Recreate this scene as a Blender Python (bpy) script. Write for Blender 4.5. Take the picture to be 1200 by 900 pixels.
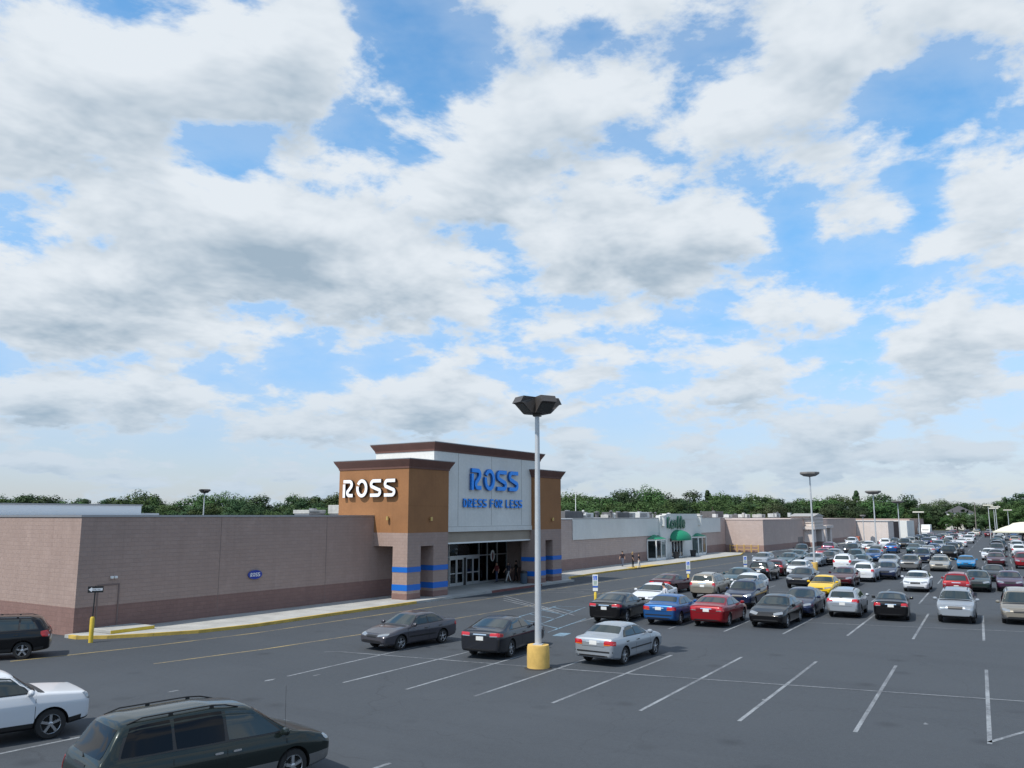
import bpy, bmesh, math, random
from mathutils import Vector, Matrix
from mathutils.bvhtree import BVHTree
R = math.radians
for o in list(bpy.data.objects): bpy.data.objects.remove(o)
scene = bpy.context.scene
col = scene.collection
random.seed(11)

# ------------------------------------------------------------------ camera
# world: +X runs along the shop fronts away from the viewer, +Y into the shops
CAM_H = 5.5
VIEW = R(33.081)                       # viewing direction, counter-clockwise from +X
cam_d = bpy.data.cameras.new('camera'); cam = bpy.data.objects.new('camera', cam_d); col.objects.link(cam)
cam.location = (0, 0, CAM_H); cam.rotation_euler = (R(90 + 8.976), 0, VIEW - R(90))
cam_d.sensor_width = 36; cam_d.lens = 29.25; cam_d.clip_end = 6000; cam_d.clip_start = .1
scene.camera = cam

# ------------------------------------------------------------------ sun and sky
SUN_EL, SUN_ANG = R(54), R(162)        # elevation; direction towards the sun, ccw from +X
sd = bpy.data.lights.new('sun', 'SUN'); sun = bpy.data.objects.new('sun', sd); col.objects.link(sun)
sd.energy = 4.6; sd.angle = R(.55); sd.color = (1, .95, .87)
sv = Vector((math.cos(SUN_EL)*math.cos(SUN_ANG), math.cos(SUN_EL)*math.sin(SUN_ANG), math.sin(SUN_EL)))
sun.rotation_euler = (-sv).to_track_quat('-Z', 'Y').to_euler(); sun.location = sv*60
scene.view_settings.view_transform = 'Standard'; scene.view_settings.look = 'None'
scene.view_settings.exposure = 0; scene.view_settings.gamma = 1

# clouds: centre (tangent to the right, tangent up, seen along VIEW), radii, weight
CLOUDS = [(-.368,.472,.090,.042,-1.1),(-.295,.489,.065,.041,-.7),(-.22,.536,.033,.071,-.8),(-.178,.626,.039,.055,-.9),
 (-.111,.62,.044,.049,-.7),(.1,.626,.039,.027,-.8),(.142,.478,.082,.033,-.9),(.292,.426,.09,.03,-.95),(.504,.513,.060,.05,-.8),
 (.549,.602,.039,.054,-.8),(.409,.489,.055,.035,-.5),(.043,.386,.03,.014,-.7),(-.188,.181,.115,.026,-1.1),(-.312,.168,.062,.023,-.8),
 (-.042,.209,.063,.017,-.7),(.177,.179,.063,.023,-.9),(.445,.287,.095,.024,-.9),(.541,.298,.095,.024,-.7),(.377,.206,.063,.017,-.8),
 (.516,.386,.019,.068,-.5),(-.551,.53,.25,.15,1.6),(-.3,.608,.089,.098,.9),(0.,.524,.165,.065,.9),(.222,.608,.189,.079,1.),
 (.398,.584,.061,.046,.9),(-.321,.358,.225,.068,1.),(-.043,.398,.129,.051,.9),(-.476,.26,.264,.085,1.05),(-.106,.287,.265,.055,1.),
 (.213,.331,.128,.061,.9),(.43,.386,.075,.063,1.),(.594,.42,.065,.086,1.),(.645,.62,.056,.061,.9),(.379,.252,.095,.033,.8),
 (.543,.2,.136,.052,1.),(-.041,.137,.135,.029,.7),(.291,.153,.135,.03,.7),(-.497,.137,.2,.04,.75),(0.,.11,.75,.055,.5),(.1,.215,.9,.03,.22)]

SKY_STRENGTH, SKY_VALUE, SKY_SAT = .13, 1.70, 1.16
CLOUD_LIT, CLOUD_SHADE, HAZE_COL = (6.0, 6.45, 6.9, 1), (2.75, 3.55, 4.35, 1), (3.05, 4.1, 5.15, 1)
def make_world():
    w = bpy.data.worlds.new('World'); scene.world = w; w.use_nodes = True
    nt = w.node_tree; nt.nodes.clear(); L = nt.links
    def nd(t, **k):
        n = nt.nodes.new(t)
        for a, b in k.items(): setattr(n, a, b)
        return n
    def put(sock, v):
        if hasattr(v, 'is_linked') or isinstance(v, bpy.types.NodeSocket): L.new(v, sock)
        else: sock.default_value = v
    def M(op, a, b=0., c=0., clamp=False):
        n = nd('ShaderNodeMath', operation=op, use_clamp=clamp)
        put(n.inputs[0], a); put(n.inputs[1], b); put(n.inputs[2], c); return n.outputs[0]
    def V(op, a, b=(0,0,0), c=(0,0,0), out=0):
        n = nd('ShaderNodeVectorMath', operation=op)
        put(n.inputs[0], a); put(n.inputs[1], b)
        if op == 'MULTIPLY_ADD': put(n.inputs[2], c)
        return n.outputs[out]
    def comb(x, y, z):
        n = nd('ShaderNodeCombineXYZ'); put(n.inputs[0], x); put(n.inputs[1], y); put(n.inputs[2], z); return n.outputs[0]
    def ramp(v, lo, hi, a=0., b=1.):
        n = nd('ShaderNodeMapRange', interpolation_type='SMOOTHSTEP'); put(n.inputs['Value'], v)
        n.inputs['From Min'].default_value = lo; n.inputs['From Max'].default_value = hi
        n.inputs['To Min'].default_value = a; n.inputs['To Max'].default_value = b; return n.outputs[0]
    def mix(f, a, b):
        n = nd('ShaderNodeMix', data_type='RGBA'); put(n.inputs[0], f); put(n.inputs[6], a); put(n.inputs[7], b); return n.outputs[2]
    tc = nd('ShaderNodeTexCoord').outputs['Generated']
    d = V('NORMALIZE', tc)
    fwd = (math.cos(VIEW), math.sin(VIEW), 0); rgt = (math.sin(VIEW), -math.cos(VIEW), 0)
    f_ = M('MAXIMUM', V('DOT_PRODUCT', d, fwd, out=1), .08)
    sep = nd('ShaderNodeSeparateXYZ'); L.new(d, sep.inputs[0])
    x, y, z = sep.outputs
    a = M('DIVIDE', V('DOT_PRODUCT', d, rgt, out=1), f_)
    e = M('DIVIDE', z, f_)
    front = ramp(V('DOT_PRODUCT', d, fwd, out=1), .1, .45)
    zc = M('MAXIMUM', z, .004)
    def field(de, detail, rough):
        # cloud deck seen in perspective: directions projected on a level plane
        zz = M('ADD', zc, M('ADD', de, .30))
        q = comb(M('DIVIDE', x, zz), M('DIVIDE', y, zz), M('MULTIPLY', zz, 1.6))
        n = nd('ShaderNodeTexNoise', noise_dimensions='3D'); L.new(q, n.inputs['Vector'])
        n.inputs['Scale'].default_value = 3.9; n.inputs['Detail'].default_value = detail; n.inputs['Roughness'].default_value = rough
        n.inputs['Lacunarity'].default_value = 2.15; n.inputs['Distortion'].default_value = .12
        p = comb(a, M('ADD', e, de), 0.)
        acc = None
        for (ca, ce, ra, re, wt) in CLOUDS:
            t = V('MULTIPLY_ADD', p, (1/ra, 1/re, 0), (-ca/ra, -ce/re, 0))
            g = M('POWER', .36788, V('DOT_PRODUCT', t, t, out=1))
            acc = M('MULTIPLY', g, wt) if acc is None else M('MULTIPLY_ADD', g, wt, acc)
        acc = M('MULTIPLY', acc, M('MULTIPLY', front, .18))
        return M('ADD', M('MULTIPLY_ADD', n.outputs[0], 1.75, -.385), acc)
    f0 = field(0., 9., .57)
    f1 = field(M('MULTIPLY_ADD', z, .115, .006), 4., .55)       # a look a little higher up, less so far off
    veil = M('MULTIPLY', ramp(M('MULTIPLY_ADD', f0, .5, M('MULTIPLY', f1, .5)), .22, .62), .24)           # thin cloud around the heaps
    cov = M('MAXIMUM', ramp(f0, .385, .62), veil)
    # cloud standing above a point keeps the light off it: grey bases, white tops
    sh = M('ADD', M('MULTIPLY', ramp(f1, .48, 1.25), .80), M('MULTIPLY', ramp(f0, .62, 1.25), .42))
    rel = M('MULTIPLY_ADD', M('SUBTRACT', f1, f0), .8, .16)
    sh = M('ADD', M('MULTIPLY', sh, .85), rel, clamp=True)
    sh = M('MULTIPLY', sh, ramp(f0, .44, .64))
    cloud = mix(sh, CLOUD_LIT, CLOUD_SHADE)
    sky = nd('ShaderNodeTexSky', sky_type='NISHITA'); sky.sun_disc = False
    sky.sun_elevation = SUN_EL; sky.sun_rotation = R(90) - SUN_ANG
    sky.altitude = 100; sky.air_density = 1.; sky.dust_density = .6; sky.ozone_density = 1.5
    hs = nd('ShaderNodeHueSaturation'); L.new(sky.outputs[0], hs.inputs['Color'])
    hs.inputs['Saturation'].default_value = SKY_SAT; hs.inputs['Value'].default_value = SKY_VALUE
    hazy = ramp(z, .0, .20, .55, .0)                  # towards the horizon clouds and sky melt into haze
    tint = nd('ShaderNodeMix', data_type='RGBA', blend_type='MULTIPLY'); tint.inputs[0].default_value = 1.; L.new(hs.outputs[0], tint.inputs[6]); L.new(mix(ramp(z, .02, .42), (.66, .62, .72, 1), (.82, 1.06, 1.04, 1)), tint.inputs[7])   # the camera's white balance
    c = mix(cov, tint.outputs[2], cloud)
    c = mix(hazy, c, HAZE_COL)
    c = mix(ramp(z, -.05, 0.), (.6, .62, .6, 1), c)
    bg = nd('ShaderNodeBackground'); L.new(c, bg.inputs[0]); bg.inputs[1].default_value = SKY_STRENGTH
    out = nd('ShaderNodeOutputWorld'); L.new(bg.outputs[0], out.inputs[0])
    w.cycles.sampling_method = 'MANUAL'; w.cycles.sample_map_resolution = 512
make_world()

# ------------------------------------------------------------------ helpers
MATS = {}
def mat(name, colr, rough=.6, metal=0., spec=.5, coat=0., build=None):
    if name in MATS: return MATS[name]
    m = bpy.data.materials.new(name); m.use_nodes = True
    b = m.node_tree.nodes['Principled BSDF']
    b.inputs['Base Color'].default_value = (*colr, 1); b.inputs['Roughness'].default_value = rough
    b.inputs['Metallic'].default_value = metal; b.inputs['Specular IOR Level'].default_value = spec
    if coat: b.inputs['Coat Weight'].default_value = coat; b.inputs['Coat Roughness'].default_value = .04
    if build: build(m.node_tree, b)
    MATS[name] = m; return m
def _n(nt, t, **k):
    n = nt.nodes.new(t)
    for a, b in k.items(): setattr(n, a, b)
    return n
def noise_node(nt, scale, detail=5, vec=None, rough=.6):
    n = _n(nt, 'ShaderNodeTexNoise'); n.inputs['Scale'].default_value = scale; n.inputs['Detail'].default_value = detail
    n.inputs['Roughness'].default_value = rough
    if vec: nt.links.new(vec, n.inputs['Vector'])
    return n.outputs[0]
def maprange(nt, v, a, b, c, d):
    n = _n(nt, 'ShaderNodeMapRange'); nt.links.new(v, n.inputs[0])
    for i, q in enumerate((a, b, c, d)): n.inputs[i+1].default_value = q
    return n.outputs[0]
def mixc(nt, f, a, b, mode='MIX'):
    n = _n(nt, 'ShaderNodeMix', data_type='RGBA', blend_type=mode)
    for s, v in ((n.inputs[0], f), (n.inputs[6], a), (n.inputs[7], b)):
        if isinstance(v, bpy.types.NodeSocket): nt.links.new(v, s)
        else: s.default_value = v if isinstance(v, float) else (*v, 1)
    return n.outputs[2]
def bump(nt, b, h, strength=.3, dist=.02):
    n = _n(nt, 'ShaderNodeBump'); nt.links.new(h, n.inputs['Height']); n.inputs['Strength'].default_value = strength
    n.inputs['Distance'].default_value = dist; nt.links.new(n.outputs[0], b.inputs['Normal'])
def objco(nt): return _n(nt, 'ShaderNodeTexCoord').outputs['Object']
def weathered(name, colr, rough=.7, amount=.18, scale=1.2, metal=0., streaks=0.):
    def f(nt, b):
        v = objco(nt)
        n1 = noise_node(nt, scale, 6, v); n2 = noise_node(nt, scale*14, 3, v)
        d = tuple(c*(1-amount*2) for c in colr); l = tuple(min(1, c*(1+amount)) for c in colr)
        c = mixc(nt, maprange(nt, n1, .3, .7, 0, 1), d, l)
        c = mixc(nt, maprange(nt, n2, .35, .65, 0, .35), c, tuple(x*.8 for x in colr))
        if streaks:
            mp = _n(nt, 'ShaderNodeMapping'); mp.inputs['Scale'].default_value = (2.6, 2.6, .10); nt.links.new(v, mp.inputs[0])
            c = mixc(nt, maprange(nt, noise_node(nt, 1.6, 6, mp.outputs[0], .7), .50, .78, 0, streaks), c, tuple(x*.55 for x in colr))
        nt.links.new(c, b.inputs['Base Color'])
    return mat(name, colr, rough, metal, build=f)

class MB:
    """collects faces; build() links them as one mesh object"""
    def __init__(s): s.v = []; s.f = []; s.m = []; s.mi = 0
    def add(s, vs, fs):
        k = len(s.v); s.v += [tuple(p) for p in vs]; s.f += [tuple(i+k for i in f) for f in fs]; s.m += [s.mi]*len(fs); return s
    def box(s, x0, x1, y0, y1, z0, z1):
        return s.add([(x0,y0,z0),(x1,y0,z0),(x1,y1,z0),(x0,y1,z0),(x0,y0,z1),(x1,y0,z1),(x1,y1,z1),(x0,y1,z1)],
                     [(3,2,1,0),(4,5,6,7),(0,1,5,4),(1,2,6,5),(2,3,7,6),(3,0,4,7)])
    def bbox(s, x0, x1, y0, y1, z0, z1, b=.02):
        """box with chamfered edges"""
        bm = bmesh.new(); bmesh.ops.create_cube(bm, size=1)
        for v in bm.verts: v.co = ((x0+x1)/2+v.co.x*(x1-x0), (y0+y1)/2+v.co.y*(y1-y0), (z0+z1)/2+v.co.z*(z1-z0))
        bmesh.ops.bevel(bm, geom=bm.edges[:], offset=b, segments=1, affect='EDGES')
        bm.verts.index_update(); s.add([v.co[:] for v in bm.verts], [[v.index for v in f.verts] for f in bm.faces]); bm.free(); return s
    def prism(s, pts, z0, z1):
        n = len(pts)
        return s.add([(x, y, z0) for x, y in pts]+[(x, y, z1) for x, y in pts],
                     [tuple(range(n))[::-1], tuple(range(n, 2*n))]+[(i, (i+1) % n, n+(i+1) % n, n+i) for i in range(n)])
    def quad(s, a, b, c, d): return s.add([a, b, c, d], [(0, 1, 2, 3)])
    def lathe(s, prof, n=16, c=(0,0,0), axis='z', cap=True):
        vs = []; fs = []
        for r, h in prof:
            for k in range(n):
                t = 2*math.pi*k/n; p = (r*math.cos(t), r*math.sin(t), h)
                if axis == 'y': p = (p[0], -h, p[1]); 
                if axis == 'x': p = (h, p[0], p[1])
                vs.append((p[0]+c[0], p[1]+c[1], p[2]+c[2]))
        for j in range(len(prof)-1):
            for k in range(n): fs.append((j*n+k, j*n+(k+1) % n, (j+1)*n+(k+1) % n, (j+1)*n+k))
        if cap: fs.append(tuple(range(n))[::-1]); fs.append(tuple((len(prof)-1)*n+k for k in range(n)))
        return s.add(vs, fs)
    def tube(s, p, q, r0, r1=None, n=8):
        p, q = Vector(p), Vector(q); r1 = r0 if r1 is None else r1
        d = (q-p).normalized(); u = d.orthogonal().normalized(); w = d.cross(u)
        vs = [tuple(c+(u*math.cos(2*math.pi*k/n)+w*math.sin(2*math.pi*k/n))*r) for c, r in ((p, r0), (q, r1)) for k in range(n)]
        return s.add(vs, [(k, (k+1) % n, n+(k+1) % n, n+k) for k in range(n)]+[tuple(range(n))[::-1], tuple(range(n, 2*n))])
    def stroke(s, pts, w, fr, depth):
        """thick pen line; fr(u, v, d) maps letter plane and depth to space"""
        n = len(pts); Lp = []; Rp = []
        for i in range(n):
            a = Vector(pts[max(0, i-1)]); b = Vector(pts[min(n-1, i+1)]); t = (b-a).normalized(); nn = Vector((-t.y, t.x))
            Lp.append(Vector(pts[i])+nn*w/2); Rp.append(Vector(pts[i])-nn*w/2)
        vs = [fr(p.x, p.y, d) for d in (0, depth) for p in Lp+Rp]; fs = []; m = 2*n
        for i in range(n-1):
            fs += [(i, n+i, n+i+1, i+1), (m+i, m+i+1, m+n+i+1, m+n+i), (i, i+1, m+i+1, m+i), (n+i, m+n+i, m+n+i+1, n+i+1)]
        fs += [(0, m, m+n, n), (n-1, 2*n-1, m+2*n-1, m+n-1)]
        return s.add(vs, fs)
    def mesh(s, name, mats, smooth=0):
        me = bpy.data.meshes.new(name); me.from_pydata(s.v, [], s.f)
        for m in (mats if isinstance(mats, (list, tuple)) else [mats]): me.materials.append(m)
        me.polygons.foreach_set('material_index', s.m)
        if smooth:
            me.polygons.foreach_set('use_smooth', [True]*len(s.f)); me.set_sharp_from_angle(angle=R(smooth))
        me.update(); return me
    def build(s, name, mats, parent=None, smooth=0, recalc=True):
        me = s.mesh(name, mats, smooth)
        if recalc:
            bm = bmesh.new(); bm.from_mesh(me); bmesh.ops.recalc_face_normals(bm, faces=bm.faces); bm.to_mesh(me); bm.free()
        return link(name, me, parent)
def link(name, data, parent=None, loc=(0,0,0), rz=0):
    o = bpy.data.objects.new(name, data); col.objects.link(o)
    o.location = loc; o.rotation_euler = (0, 0, rz)
    if parent is not None: o.parent = parent
    return o
def tag(o, label=None, cat=None, group=None, kind=None):
    if label: o['label'] = label
    if cat: o['category'] = cat
    if group: o['group'] = group
    if kind: o['kind'] = kind
    return o
def empty(name, label, cat, loc=(0,0,0), rz=0, group=None):
    return tag(link(name, None, None, loc, rz), label, cat, group)
def box(name, m, parent, *b, bev=0):
    mb = MB(); (mb.bbox(*b, bev) if bev else mb.box(*b)); return mb.build(name, m, parent)
def copy_tree(o, parent=None):
    c = o.copy(); col.objects.link(c); c.parent = parent
    for ch in [k for k in col.objects if k.parent == o]: copy_tree(ch, c)
    return c
ORD = ['first','second','third','fourth','fifth','sixth','seventh','eighth','ninth','tenth','eleventh','twelfth','thirteenth','fourteenth','fifteenth','sixteenth','seventeenth','eighteenth','nineteenth','twentieth']
# ------------------------------------------------------------------ surface materials
def asphalt_nodes(nt, b):
    v = objco(nt)
    mp = _n(nt, 'ShaderNodeMapping'); mp.inputs['Scale'].default_value = (.9, .06, 1); mp.inputs['Rotation'].default_value = (0, 0, R(10)); nt.links.new(v, mp.inputs[0])
    big = noise_node(nt, .11, 6, v, .65); streak = noise_node(nt, .55, 5, mp.outputs[0], .6)
    mid = noise_node(nt, 1.6, 6, v, .7); fine = noise_node(nt, 38, 3, v, .8)
    c = mixc(nt, maprange(nt, big, .32, .68, 0, 1), (.029, .034, .041), (.048, .055, .065))
    c = mixc(nt, maprange(nt, streak, .48, .70, 0, .8), c, (.026, .030, .037))
    c = mixc(nt, maprange(nt, mid, .52, .80, 0, .45), c, (.024, .027, .033))
    c = mixc(nt, maprange(nt, fine, .38, .62, 0, .6), c, (.068, .077, .088))
    c = mixc(nt, maprange(nt, noise_node(nt, 7.5, 5, v, .8), .40, .66, 0, .5), c, (.062, .071, .082))
    # oil drips in and around the stalls
    vo = _n(nt, 'ShaderNodeTexVoronoi'); vo.inputs['Scale'].default_value = .47; nt.links.new(v, vo.inputs['Vector'])
    spot = maprange(nt, vo.outputs['Distance'], .02, .20, .55, 0)
    c = mixc(nt, spot, c, (.022, .025, .03))
    # sealed cracks
    vc = _n(nt, 'ShaderNodeTexVoronoi', feature='DISTANCE_TO_EDGE'); vc.inputs['Scale'].default_value = .16
    wob = _n(nt, 'ShaderNodeVectorMath', operation='MULTIPLY_ADD'); nn = _n(nt, 'ShaderNodeTexNoise'); nn.inputs['Scale'].default_value = .9
    nt.links.new(v, nn.inputs['Vector']); nt.links.new(nn.outputs['Color'], wob.inputs[0]); wob.inputs[1].default_value = (1.6, 1.6, 0); nt.links.new(v, wob.inputs[2])
    nt.links.new(wob.outputs[0], vc.inputs['Vector'])
    crack = maprange(nt, vc.outputs['Distance'], .0, .0035, .35, 0)
    c = mixc(nt, crack, c, (.022, .024, .028))
    nt.links.new(c, b.inputs['Base Color'])
    nt.links.new(maprange(nt, big, .3, .7, .72, .88), b.inputs['Roughness'])
    bump(nt, b, fine, .5, .006)
asphalt = mat('asphalt', (.06, .067, .078), .85, spec=.3, build=asphalt_nodes)
def worn_paint(name, colr):
    def f(nt, b):
        v = objco(nt); n1 = noise_node(nt, 9, 6, v, .75); n2 = noise_node(nt, .7, 3, v)
        k = _n(nt, 'ShaderNodeMath', operation='ADD'); nt.links.new(n1, k.inputs[0]); nt.links.new(n2, k.inputs[1])
        nt.links.new(mixc(nt, maprange(nt, k.outputs[0], .82, 1.16, 0, .9), colr, (.07, .076, .088)), b.inputs['Base Color'])
    return mat(name, colr, .7, build=f)
p_white = worn_paint('worn white road paint', (.24, .26, .28)); p_yellow = worn_paint('worn yellow road paint', (.36, .27, .10))
p_blue = worn_paint('worn blue road paint', (.16, .27, .36))
def block_mat(name, c1, c2, mortar):
    def f(nt, b):
        v = objco(nt); s = _n(nt, 'ShaderNodeSeparateXYZ'); nt.links.new(v, s.inputs[0])
        a = _n(nt, 'ShaderNodeMath', operation='ADD'); nt.links.new(s.outputs[0], a.inputs[0]); nt.links.new(s.outputs[1], a.inputs[1])
        cv = _n(nt, 'ShaderNodeCombineXYZ'); nt.links.new(a.outputs[0], cv.inputs[0]); nt.links.new(s.outputs[2], cv.inputs[1])
        br = _n(nt, 'ShaderNodeTexBrick'); nt.links.new(cv.outputs[0], br.inputs['Vector'])
        for k, q in (('Color1', c1), ('Color2', c2), ('Mortar', mortar)): br.inputs[k].default_value = (*q, 1)
        br.inputs['Scale'].default_value = 1; br.inputs['Brick Width'].default_value = .4; br.inputs['Row Height'].default_value = .2
        br.inputs['Mortar Size'].default_value = .011; br.inputs['Bias'].default_value = -.1
        n = noise_node(nt, 22, 4, v, .75); big = noise_node(nt, .35, 5, v)
        c = mixc(nt, maprange(nt, n, .3, .72, 0, .45), br.outputs['Color'], tuple(x*.62 for x in c1))
        c = mixc(nt, maprange(nt, big, .35, .7, 0, .22), c, tuple(x*.7 for x in c2))
        mp = _n(nt, 'ShaderNodeMapping'); mp.inputs['Scale'].default_value = (1.8, 1.8, .09); nt.links.new(v, mp.inputs[0])
        c = mixc(nt, maprange(nt, noise_node(nt, 1.3, 6, mp.outputs[0], .7), .5, .8, 0, .4), c, tuple(x*.6 for x in c1))
        c = mixc(nt, maprange(nt, noise_node(nt, 1.1, 5, v, .6), .56, .75, 0, .25), c, tuple(min(1, x*1.25) for x in c1))
        nt.links.new(c, b.inputs['Base Color'])
        h = _n(nt, 'ShaderNodeMath', operation='MULTIPLY_ADD'); nt.links.new(br.outputs['Fac'], h.inputs[0]); h.inputs[1].default_value = -.8; nt.links.new(n, h.inputs[2])
        bump(nt, b, h.outputs[0], .55, .025)
    return mat(name, c1, .9, spec=.2, build=f)
block = block_mat('split face block', (.385, .288, .252), (.355, .262, .228), (.325, .246, .217))
block_d = block_mat('dark split face block', (.265, .165, .145), (.235, .145, .128), (.215, .142, .126))
block_l = block_mat('pale split face block', (.72, .64, .60), (.68, .60, .56), (.60, .53, .495))
block_p = block_mat('pink split face block', (.53, .425, .385), (.49, .385, .345), (.44, .35, .315))
block_pd = block_mat('dull pink base block', (.33, .225, .20), (.30, .20, .178), (.27, .19, .17))
stucco_o = weathered('ochre stucco', (.30, .138, .055), .85, .09, .5, streaks=.30)
stucco_w = weathered('off white stucco', (.67, .67, .645), .85, .05, .4, streaks=.16)
stucco_t = weathered('tan stucco', (.33, .28, .225), .85, .06, .6)
cornice_m = weathered('brown cornice stucco', (.15, .073, .058), .8, .09, .6, streaks=.3)
metal_cap = mat('grey coping metal', (.33, .33, .34), .4, .6)
concrete = weathered('pale concrete', (.37, .37, .355), .9, .14, .8)
k_yellow = weathered('yellow kerb paint', (.52, .36, .075), .75, .16, 2.2)
k_red = weathered('red kerb paint', (.17, .06, .055), .8, .15, 2)
band_blue = mat('blue band paint', (.006, .125, .50), .5)
b_yellow = weathered('yellow bollard paint', (.62, .44, .04), .55, .10, 3)
lamp_base = weathered('yellow concrete base', (.62, .40, .11), .85, .12, 3)
alu = mat('aluminium frame', (.55, .57, .58), .35, .7)
dark = mat('dark void', (.012, .012, .013), .7)
roofing = weathered('roof membrane', (.30, .30, .29), .9, .15, .3)
pole_m = weathered('galvanised pole', (.52, .54, .56), .45, .06, 2, .3)
lamp_m = weathered('bronze lamp housing', (.062, .055, .052), .5, .08, 3)
lens = mat('lamp lens', (.05, .05, .048), .2)
white_m = mat('white enamel', (.72, .73, .72), .4)
black_m = mat('black plastic', (.016, .016, .017), .5)
sign_blue = mat('sign blue', (.02, .12, .55), .4)
letter_blue = mat('blue letter acrylic', (.008, .29, .92), .4)
letter_navy = mat('dark blue letter acrylic', (.006, .12, .42), .4)
letter_white = mat('white letter acrylic', (.82, .83, .85), .3)
green_m = mat('green awning canvas', (.004, .20, .105), .6)
green_d = mat('green letter acrylic', (.003, .115, .07), .35)
def glass_nodes(nt, b):
    o = nt.nodes['Material Output']; t = _n(nt, 'ShaderNodeBsdfTransparent'); t.inputs[0].default_value = (.48, .55, .56, 1)
    g = _n(nt, 'ShaderNodeBsdfGlossy'); g.inputs['Roughness'].default_value = .02; g.inputs[0].default_value = (.9, .95, 1, 1)
    fr = _n(nt, 'ShaderNodeFresnel'); fr.inputs[0].default_value = 1.6
    m = _n(nt, 'ShaderNodeMixShader'); nt.links.new(fr.outputs[0], m.inputs[0]); nt.links.new(t.outputs[0], m.inputs[1]); nt.links.new(g.outputs[0], m.inputs[2])
    nt.links.new(m.outputs[0], o.inputs[0])
shop_glass = mat('shop window glass', (.1, .1, .1), build=glass_nodes)

# ------------------------------------------------------------------ ground, lot and markings
grass = weathered('dry grass verge', (.085, .10, .042), .95, .25, .05)
g = MB(); g.quad((-1500, -1500, -.03), (2600, -1500, -.03), (2600, 2200, -.03), (-1500, 2200, -.03))
tag(g.build('ground', grass), kind='structure')
g = MB(); g.quad((-60, -120, 0), (348, -120, 0), (348, 130, 0), (-60, 130, 0))
lot = tag(g.build('parking_lot', asphalt), kind='structure')
def strip(pts, w, m, z=.004, name='painted_line'):
    mb = MB(); n = len(pts); Lp = []; Rp = []
    for i in range(n):
        a = Vector(pts[max(0, i-1)]); b = Vector(pts[min(n-1, i+1)]); t = (b-a).normalized(); nn = Vector((-t.y, t.x))*w/2
        Lp.append(Vector(pts[i])+nn); Rp.append(Vector(pts[i])-nn)
    mb.add([(p.x, p.y, z) for p in Lp+Rp], [(n+i, n+i+1, i+1, i) for i in range(n-1)])
    return mb.build(name, m, lot, recalc=False)
for a, b in [((22.31,13.11),(32.33,13.46)),((22.83,10.52),(33.41,10.98)),((23.19,7.77),(34.,8.28)),((23.67,4.9),(34.67,5.59)),((24.26,1.92),(35.51,2.72)),
             ((21.82,15.59),(31.6,15.95)),((21.46,18.02),(30.9,18.5)),((21.15,20.49),(29.6,20.75)),((20.91,22.9),(28.6,23.35)),((24.9,-.9),(36.2,-.2)),
             ((40.75,11.40),(48.75,11.75)),((41.86,8.75),(53.2,9.3)),((42.34,6.04),(53.6,6.75)),((43.49,3.33),(54.2,4.1)),((44.0,.6),(54.8,1.3)),
             ((40.1,14.0),(51.2,14.6)),((39.5,16.6),(50.6,17.2)),((39.,19.),(50.,19.7)),((38.6,21.5),(49.4,22.3)),
             ((4.,21.7),(12.9,21.08)),((5.,19.2),(10.6,18.9)),((4.6,16.6),(10.,16.3)),((14.3,13.14),(15.1,13.1)),((24.44,1.95),(26.2,1.2)),((11,10.4),(15.0,10.6))]:
    strip([a, b], .11, p_white)
strip([(25.3,25.6),(25.71,25.06),(27.11,16.54),(27.99,11.9),(30.22,1.39),(30.9,-2.2)], .09, p_white, .008)
strip([(43.3,22.3),(45.2,14.),(47.0,6.),(48.3,0.)], .08, p_white, .008)
for k in range(2, 15):                                    # stall lines of the rows farther out
    cx = 28+18.0*k
    for j in range(-4, 8):
        y = 11.9+j*2.72+k*.9
        if y < .02*cx-3 or y > 26.5: continue
        xx = cx-.19*(y-12); strip([(xx-5.4, y-.3), (xx+5.4, y+.3)], .11, p_white)
    strip([(cx-.19*13.5, 25.5), (cx+.19*10, 2+k*.4)], .09, p_white, .008)
strip([(17.2,34.05),(18.58,33.72),(22.5,32.95),(27.49,32.42),(38.93,32.5),(80,32.6),(150,33)], .11, p_yellow)
strip([(19.86,28.98),(24.5,28.25),(30.79,27.86),(40.95,27.85),(80,28.1),(150,28.6)], .12, p_yellow)
for a, b in [((49.29,32.81),(41.82,23.09)),((46.65,31.06),(42.5,24.49)),((47.9,31.9),(43.1,25.2)),((54.45,32.82),(55.15,29.66)),((55.81,33.64),(57.5,27.2)),((53.0,32.2),(54.7,27.3)),
             ((84.5,36.4),(87.,29.)),((81.2,36.4),(83.5,29.))]:
    strip([a, b], .12, p_white, .012)
for a, b in [((37.6,22.75),(45.9,24.6)),((37.0,24.9),(45.5,26.4)),((38.,22.9),(38.9,25.2)),((39.9,23.2),(41.1,25.6)),((41.7,23.6),(43.1,25.9)),((43.4,24.0),(44.8,26.2)),((45.9,24.6),(45.5,26.4)),
             ((37.0,24.9),(37.6,22.75)),((35.2,20.9),(40.9,21.9)),((36.6,21.1),(37.5,22.6)),((54.2,22.8),(60,23.9)),((55,24.8),(60,25.4)),((56.,23.2),(57.4,25.)),((58,23.5),(59.4,25.3))]:
    strip([a, b], .11, p_blue, .010)
strip([(34.4,19.9),(35.5,20.1)], .55, p_blue, .006, 'painted_symbol')
strip([(52.6,22.2),(53.6,22.3)], .5, p_blue, .006, 'painted_symbol')
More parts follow.
